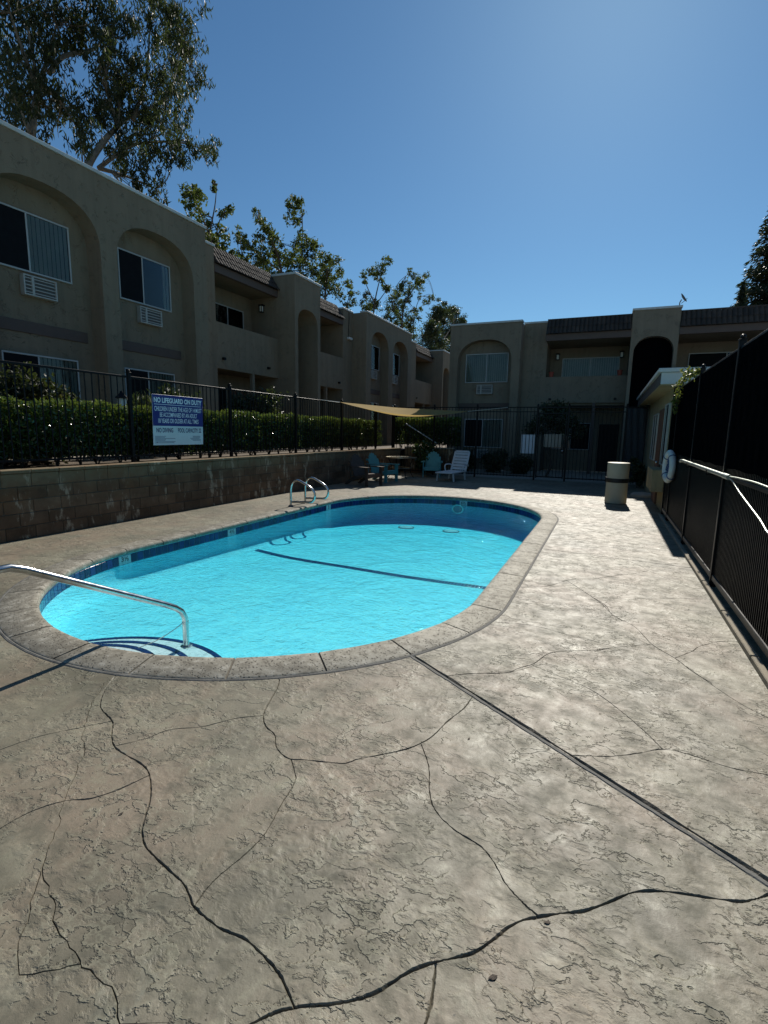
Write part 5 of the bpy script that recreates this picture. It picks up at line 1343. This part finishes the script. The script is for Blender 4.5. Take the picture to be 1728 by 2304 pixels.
# life ring on the fence
lr = thing('life_ring', 'white life ring with blue rope hanging on the right hand fence', 'life ring', (1.055, 10.5, 1.07), R_(8))
mb = MB(); n, k_ = 36, 12
for i in range(n):
    a = 2 * math.pi * i / n
    for j in range(k_):
        b = 2 * math.pi * j / k_; r = .238 + .066 * math.cos(b); mb.v.append((.054 * math.sin(b), r * math.cos(a), r * math.sin(a)))
for i in range(n):
    for j in range(k_): mb.f.append((i * k_ + j, (i + 1) % n * k_ + j, (i + 1) % n * k_ + (j + 1) % k_, i * k_ + (j + 1) % k_)); mb.mi.append(0)
mb.build('ring', 'white_plastic', lr, True)
for a in (45, 135, 225, 315):
    mb = MB(); ca, sa = math.cos(R_(a)), math.sin(R_(a))
    mb.tube([((.058) * math.sin(2 * math.pi * j / 14), (.238 + .070 * math.cos(2 * math.pi * j / 14)) * ca, (.238 + .070 * math.cos(2 * math.pi * j / 14)) * sa) for j in range(15)], .009, 6); mb.build('band', 'blue_rope', lr, True)
mb = MB(); rr = random.Random(2); P = []
for k in range(26):
    a = k * 1.9; P.append((rr.uniform(.0, .05) - .03, .10 * math.cos(a) * rr.uniform(.5, 1.2), .03 + .14 * math.sin(a * .8) * rr.uniform(.6, 1.1)))
mb.tube(catmull(P, 4), .007, 6); mb.build('coiled_rope', 'blue_rope', lr, True)
# rescue pole resting on brackets
lp = thing('rescue_pole', 'long aluminium life hook pole resting along the right hand fence', 'pole', (1.075, 7.0, 1.235))
mb = MB(); mb.tube([(0, 2.15, -.01), (0, 2.1, .004), (.0, 1.9, .012), (0, -1.30, 0)], .022, 14); mb.build('pole', 'alu', lp, True)
mb = MB(); mb.tube([(0, -1.12, 0), (0, -1.36, 0)], .0265, 14); mb.build('sleeve', 'alu', lp, True)
mb = MB(); mb.tube(catmull([(0, -1.34, .006), (0, -1.45, .012), (.0, -1.8, .022), (.0, -2.4, .028), (.0, -2.95, .0), (.0, -3.15, -.12), (.0, -3.1, -.24), (.0, -2.8, -.285), (.0, -2.5, -.22), (0, -1.9, -.11), (.0, -1.5, -.022), (0, -1.34, -.008)], 8), .0065, 8); mb.build('hook', 'alu', lp, True)
mb = MB()
for y in (-.35, 1.2): mb.cbox(.0, .10, y - .012, y + .012, -.05, -.026, .003); mb.cbox(-.04, -.028, y - .012, y + .012, -.05, .01, .003); mb.cbox(-.04, .0, y - .012, y + .012, -.05, -.026, .003)
mb.build('bracket', 'black_metal', lp)
# stair handrail beyond the far fence
sh = thing('stair_handrail', 'white metal stair handrail slanting down behind the far corner fence', 'handrail', (0, 0, 0))
mb = MB(); mb.tube([(-7.66, 19.6, 1.94), (-6.30, 19.6, 1.165)], .022, 10); mb.build('rail', 'flashing', sh, True)
mb = MB()
for t in (.12, .85): x = -7.66 + 1.36 * t; mb.tube([(x, 19.6, .85), (x, 19.6, 1.94 - .775 * t)], .016, 8)
mb.build('post', 'black_metal', sh, True)
# garden lantern rising from the hedge
gl = thing('garden_lantern', 'small dark garden lantern with pale white glass rising above the hedge', 'lamp', (-9.05, 7.37, .9))
mb = MB(); mb.tube([(0, 0, 0), (0, 0, 1.10)], .02, 8); mb.build('post', 'black_metal', gl)
mb = MB(); mb.lathe([(.001, 1.42), (.03, 1.40), (.045, 1.36), (.15, 1.28), (.15, 1.265), (.001, 1.27)], (0, 0, 0), 4); mb.build('hood', 'black_metal', gl)
mb = MB(); mb.cbox(-.06, .06, -.06, .06, 1.10, 1.262, .006); mb.build('glass', 'lamp_glass', gl)
# pots on the balcony ledge of the far building
for x, lab in ((-2.45, 'red flower pot at the left end of the far balcony ledge'), (.22, 'red flower pot at the right end of the far balcony ledge')):
    mb = MB(); mb.lathe([(.001, 0), (.075, 0), (.10, .19), (.112, .19), (.112, .22), (.095, .22), (.09, .17), (.001, .17)], (x, 23.20, 4.032), 18)
    tag(mb.build('flower_pot', 'red_pot', None, True), lab, 'flower pot', 'red pots on the far balcony')

# ------------------------------------------------------------------ vegetation
def foliage(name, parent, clusters, mat, dens, ln, wd, droop, sub=9, fl=(1, 1, 1), clump=.28):
    """leaf sprays gathered in twig clumps through every cluster of the crown"""
    Cs, As = [], []
    for x, y, z, r in clusters:
        ns = max(3, int(sub * (.6 + r)))
        d = rng.normal(size=(ns, 3)); d = unit(d) * (rng.random(ns) ** .45)[:, None] * r * np.array(fl)
        sc = d + np.array((x, y, z))
        n = max(6, int(dens * r * r / ns))
        for c in sc:
            sg_ = clump * r * rng.uniform(.55, 1.25)
            p = c + rng.normal(size=(n, 3)) * np.array((sg_, sg_, sg_ * (1.25 if droop > .5 else .8)))
            Cs.append(p); a = rng.normal(size=(n, 3)); a = unit(a); a[:, 2] -= droop * 1.6; As.append(unit(a))
    cc = np.concatenate(Cs); ax = np.concatenate(As); n = len(cc)
    L = ln * rng.uniform(.6, 1.3, n); Wd = wd * rng.uniform(.7, 1.3, n)
    V, F = leaves(cc, ax, L, Wd)
    return link(name, np_mesh(name, V, F, mat), parent)
def limbs(parent, paths, r0, base, mat, clusters=(), twig=.012, jit=.10):
    """trunk to the ground, limbs along the given paths, thin branches out to the leaf clusters"""
    mb = MB(); rr = random.Random(len(paths) * 7 + 1); nodes = []
    first = paths[0][0]
    tr = catmull([(base[0], base[1], base[2]), ((base[0] + first[0]) / 2 + .15, (base[1] + first[1]) / 2, (base[2] + first[2]) / 2), first], 5)
    mb.tube(tr, r0 * 1.25, 10, r1=r0)
    for i, p in enumerate(paths):
        q = [np.array(p[0])]
        for a, b in zip(p[:-1], p[1:]): q.append(np.array(b) + np.array([rr.uniform(-jit, jit) for _ in range(3)]))
        if i and math.dist(p[0], first) < .05: q[0] = np.array(first)
        c = catmull(q, 5); k = 1.0 if i == 0 else .55
        mb.tube(c, r0 * k, 8, r1=r0 * .16); nodes += [tuple(x) for x in c]
    o = mb.build('trunk', mat, parent, True)
    tw = MB()
    for x, y, z, r in clusters:
        nd = min(nodes, key=lambda a: math.dist(a, (x, y, z)))
        for _ in range(3):
            e = (x + rr.uniform(-r, r) * .7, y + rr.uniform(-r, r) * .7, z + rr.uniform(-r, r) * .7)
            mid = tuple((a + b) / 2 + rr.uniform(-.15, .15) for a, b in zip(nd, e))
            tw.tube(catmull([nd, mid, e], 3), twig * 1.8, 5, r1=twig * .5)
    tw.build('branch', mat, parent, True)['kind'] = 'stuff'
def tree(name, label, group, base, paths, clusters, r0, bark, leaf, **kw):
    t = thing(name, label, 'tree', base, 0, group)
    lp_ = [[tuple(np.array(q) - np.array(base)) for q in p] for p in paths]
    lc = [(x - base[0], y - base[1], z - base[2], r) for x, y, z, r in clusters]
    limbs(t, lp_, r0, (0, 0, 0), bark, lc)
    foliage('crown', t, lc, leaf, **kw)
    return t
G1 = 'eucalyptus trees behind the left building'; G2 = 'thin gum trees above the left roofline'
tree('eucalyptus_tree', 'tall dark eucalyptus filling the top left corner with pale forked trunk', G1, (-19, 12.2, .9), EUC_A_L, EUC_A, .17, 'bark', 'leaf_euc', dens=330, ln=.28, wd=.060, droop=.8, sub=7, clump=.17)
tree('eucalyptus_tree', 'leaning eucalyptus with drooping sprays reaching furthest over the left roof', G1, (-18, 13.6, .9), EUC_B_L, EUC_B, .15, 'bark', 'leaf_euc', dens=560, ln=.26, wd=.056, droop=.8, sub=8, clump=.17)
gum = dict(dens=1000, ln=.20, wd=.085, droop=.25, sub=10, clump=.24)
def gbase(P): return (P[0][0][0], P[0][0][1] - .4, .9)
tree('gum_tree', 'thin gum tree just past the end of the nearest parapet', G2, gbase(GUM_C_L), GUM_C_L, GUM_C, .07, 'bark_dark', 'leaf_gum', **gum)
tree('gum_tree', 'spiky gum tree with the tallest single leafy tip above the tiled roof', G2, gbase(GUM_D_L), GUM_D_L, GUM_D, .09, 'bark_dark', 'leaf_gum', **gum)
tree('gum_tree', 'gum tree with fan of green branches right behind the first stair tower', G2, gbase(GUM_E_L), GUM_E_L, GUM_E, .09, 'bark_dark', 'leaf_gum', **gum)
tree('gum_tree', 'slender gum tree alone against the sky right of the stair tower', G2, gbase(GUM_F_L), GUM_F_L, GUM_F, .08, 'bark_dark', 'leaf_gum', **gum)
tree('gum_tree', 'leaning gum tree whose pointed tips rise over the far arches', G2, gbase(GUM_G_L), GUM_G_L, GUM_G, .09, 'bark_dark', 'leaf_gum', **gum)
tree('evergreen_tree', 'dense dark evergreen in the gap between the two buildings', None, gbase(DARK_H_L), DARK_H_L, DARK_H, .14, 'bark_dark', 'leaf_dark', dens=1500, ln=.26, wd=.11, droop=.1, sub=12)
def conifer(label, base, h, rad, n):
    t = thing('conifer_tree', label, 'tree', base, 0, 'conifers behind the far building')
    mb = MB(); mb.tube([(0, 0, 0), (0, 0, h * .97)], h * .016, 8, r1=.03); mb.build('trunk', 'bark_dark', t, True)
    u = rng.random(n) ** .7; z = h * (.12 + .88 * (1 - u)); rr_ = rad * (1 - (z - h * .12) / (h * .88)) ** .8
    a = rng.random(n) * 2 * math.pi; whorl = .72 + .28 * np.sin(z * 5.2 + 2 * np.sin(a * 3)); rho = rr_ * whorl * rng.random(n) ** .35
    c = np.column_stack([rho * np.cos(a), rho * np.sin(a), z - .18 * rho])
    ax = unit(np.column_stack([np.cos(a), np.sin(a), -.55 + rng.normal(size=n) * .4]) + rng.normal(size=(n, 3)) * .35)
    V, F = leaves(c, ax, rng.uniform(.22, .5, n), rng.uniform(.07, .13, n))
    link('crown', np_mesh('crown', V, F, 'leaf_pine'), t)
conifer('tall dark conifer at the right edge behind the far roof', (10.0, 42.5, 0), 21.6, 5.0, 60000)
conifer('small dark conifer beside the tall one above the tiled roof', (7.05, 40, 0), 11.4, 1.5, 6000)

def hedge(label, x0, x1, y0, y1, z0, z1, n, mat='leaf_hedge', ln=.072, wd=.042):
    h = thing('hedge', label, 'hedge', ((x0 + x1) / 2, (y0 + y1) / 2, z0)); cx, cy = (x0 + x1) / 2, (y0 + y1) / 2
    mb = MB(); rr = random.Random(int(y1 * 10)); k = int(max(y1 - y0, x1 - x0) / .45)
    for i in range(k):
        t = (i + .5) / k; bx = rr.uniform(-.12, .12); by = rr.uniform(-.1, .1)
        px, py = (bx, (y0 - cy) + (y1 - y0) * t + by) if y1 - y0 > x1 - x0 else ((x0 - cx) + (x1 - x0) * t + by, bx)
        for _ in range(4): mb.tube([(px, py, -.05), (px + rr.uniform(-.12, .12), py + rr.uniform(-.12, .12), .22), (px + rr.uniform(-.28, .28), py + rr.uniform(-.25, .25), .62)], .016, 5, r1=.006)
    mb.build('stem', 'bark_dark', h)
    # leaves thick near the clipped faces, uneven outline
    p = rng.random((n, 3)); face = rng.integers(0, 4, n)
    d = np.abs(rng.normal(size=n)) * .09
    W_, H_ = (x1 - x0), (z1 - z0)
    p[:, 0] = np.where(face == 0, 1 - d / W_, np.where(face == 1, d / W_, p[:, 0])); p[:, 2] = np.where(face == 2, 1 - d / H_, p[:, 2])
    p = np.clip(p, 0, 1)
    inner = rng.random(n) < .35; p[:, 0] = np.where(inner, rng.uniform(.15, .85, n), p[:, 0]); p[:, 2] = np.where(inner, rng.uniform(0, .85, n), p[:, 2])
    X = x0 + p[:, 0] * W_ - cx; Y = y0 + p[:, 1] * (y1 - y0) - cy; Zt = H_ * (.12 + .88 * p[:, 2])
    lump = .55 * (.05 * np.sin(Y * 3.1 + 1.3 * X) + .035 * np.sin(Y * 7.7 + 2 * Zt) + .03 * np.sin(Y * 13.3 + X * 9))
    X += lump * np.sign(p[:, 0] - .5) * (np.abs(p[:, 0] - .5) > .3); Zt += (lump * .8 + rng.normal(size=n) * .02) * (p[:, 2] > .6)
    lowcut = rng.random(n) < np.clip((Zt / H_ - .04) * 4.5, .03, 1)
    c = np.column_stack([X, Y, Zt])[lowcut]; m_ = len(c)
    ax = unit(rng.normal(size=(m_, 3)) + np.array((.5, 0, .5)))
    V, F = leaves(c, ax, ln * rng.uniform(.7, 1.35, m_), wd * rng.uniform(.7, 1.3, m_))
    link('foliage', np_mesh('foliage', V, F, mat), h)
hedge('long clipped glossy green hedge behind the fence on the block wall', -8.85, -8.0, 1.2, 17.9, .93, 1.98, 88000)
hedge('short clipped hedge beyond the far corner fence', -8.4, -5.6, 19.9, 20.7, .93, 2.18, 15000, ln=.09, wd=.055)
def shrub(name, label, loc, r, h, n, mat, ln=.09, wd=.045, up=.4, cat='shrub', group=None):
    t = thing(name, label, cat, loc, 0, group); mb = MB(); rr = random.Random(int(loc[0] * 91 + loc[1] * 17))
    for _ in range(8):
        a = rr.uniform(0, 6.28); mb.tube([(0, 0, 0), (math.cos(a) * r * .3, math.sin(a) * r * .3, h * .45), (math.cos(a) * r * .7, math.sin(a) * r * .7, h * .85)], .014, 5, r1=.004)
    mb.build('stem', 'bark_dark', t)
    k = 16; cs = []
    for _ in range(k):
        a = rr.uniform(0, 6.28); q = rr.random() ** .5; zz = rr.uniform(.25, 1); cs.append((math.cos(a) * r * q * .8, math.sin(a) * r * q * .8, h * zz * .9, r * .38))
    foliage('foliage', t, cs, mat, n / (k * (r * .38) ** 2), ln, wd, .15 - up, sub=6, clump=.4)
    return t
shrub('shrub', 'tall mottled shrub behind the hedge at the left edge', (-9.35, 5.75, .9), .7, 1.6, 5500, 'leaf_shrub', .10, .06)
shrub('shrub', 'reddish low shrub behind the hedge at the left edge', (-9.15, 5.3, .9), .6, 1.15, 3000, 'leaf_red', .10, .06)
shrub('shrub', 'dark shrub under the second arch behind the hedge', (-10.2, 9.9, .9), .8, 1.6, 5000, 'leaf_dark', .2, .04, .8)
shrub('shrub', 'spiky dark plant behind the sign and hedge', (-9.9, 8.9, .9), .6, 1.45, 2600, 'leaf_dark', .26, .035, 1.0)
shrub('shrub', 'dark leafy shrub under the near balcony opening', (-11.3, 14.6, .9), .9, 2.0, 5000, 'leaf_dark', .16, .07)
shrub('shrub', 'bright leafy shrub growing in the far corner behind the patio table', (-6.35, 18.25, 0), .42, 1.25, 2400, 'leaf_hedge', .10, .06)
for x, y, r, h, lab in ((-5.7, 21.3, .55, .75, 'low dark shrub under the far arch window, nearest the corner'), (-4.3, 21.2, .55, .8, 'low dark shrub right of the far arch window'), (-3.2, 21.2, .5, .6, 'lowest dark shrub against the far stucco pier'), (.95, 17.7, .28, .95, 'dark shrub in the corner between tarp and clubhouse')):
    shrub('shrub', lab, (x, y, 0), r, h, 2200, 'leaf_dark', .12, .06, group='dark shrubs at the far building')
tree('small_tree', 'small dark bushy tree behind the gate and notice board', None, (-2.1, 20.6, 0), [[(-2.1, 20.6, .9), (-2.05, 20.6, 1.6), (-1.9, 20.6, 2.2)], [(-2.1, 20.6, .9), (-2.5, 20.6, 1.7)]],
     [(-2.3, 20.6, 2.2, .5), (-1.9, 20.7, 2.35, .5), (-1.5, 20.6, 2.1, .45), (-2.7, 20.6, 1.9, .4), (-1.2, 20.6, 1.7, .35)], .04, 'bark_dark', 'leaf_dark', dens=3400, ln=.13, wd=.055, droop=.1, sub=9)
vn = thing('vine', 'yellow green vine sprays hanging over the top of the screened fence', 'vine', (1.12, 10.4, 2.5))
foliage('foliage', vn, [(-.03, .15, -.05, .13), (-.05, .3, -.22, .12), (-.04, .2, -.36, .10), (.02, -.4, .10, .12), (.03, -.8, .14, .12), (.03, -1.2, .10, .10), (0, -1.7, .06, .07)], 'leaf_vine', 4200, .07, .04, .2, sub=7)
mb = MB(); mb.tube(catmull([(.05, -1.8, .02), (.03, -1.0, .08), (0, -.2, .04), (-.04, .2, -.2), (-.04, .22, -.42)], 4), .006, 5); mb.build('stem', 'bark_dark', vn)
shrub('shrub', 'sunlit leafy plant glimpsed through the pickets low on the right', (1.85, 4.6, 0), .5, .8, 1500, 'leaf_vine', .08, .04)
# scattered dry leaves on the deck
rr = random.Random(8)
for x, y, sc_, lab in ((-1.736, 1.286, 1.0, 'tiny dark dry leaf on the deck between the two cracks on the left'), (-0.546, 2.428, .9, 'tiny dark dry leaf on the deck near the straight expansion joint'),
                  (-0.055, 1.543, 1.0, 'tiny dark dry leaf touching the long curved groove'), (-0.185, 1.295, 1.3, 'tiny dark dry leaf nearest the camera below the long curved groove')):
    mb = MB(); s = .010 * sc_; a = rr.uniform(0, 6.28)
    pts_ = [(math.cos(a + t) * s * q, math.sin(a + t) * s * q, .001 + .002 * rr.random()) for t, q in ((0, 1.4), (1.0, .7), (2.2, .6), (3.1, 1.2), (4.2, .6), (5.3, .7))]
    mb.add([(0, 0, .0025)] + pts_, [(0, k + 1, (k + 1) % 6 + 1) for k in range(6)])
    o = mb.build('dry_leaf', 'bark_dark'); o.location = (x, y, .001)
    tag(o, lab, 'leaf', 'dry leaves on the deck')
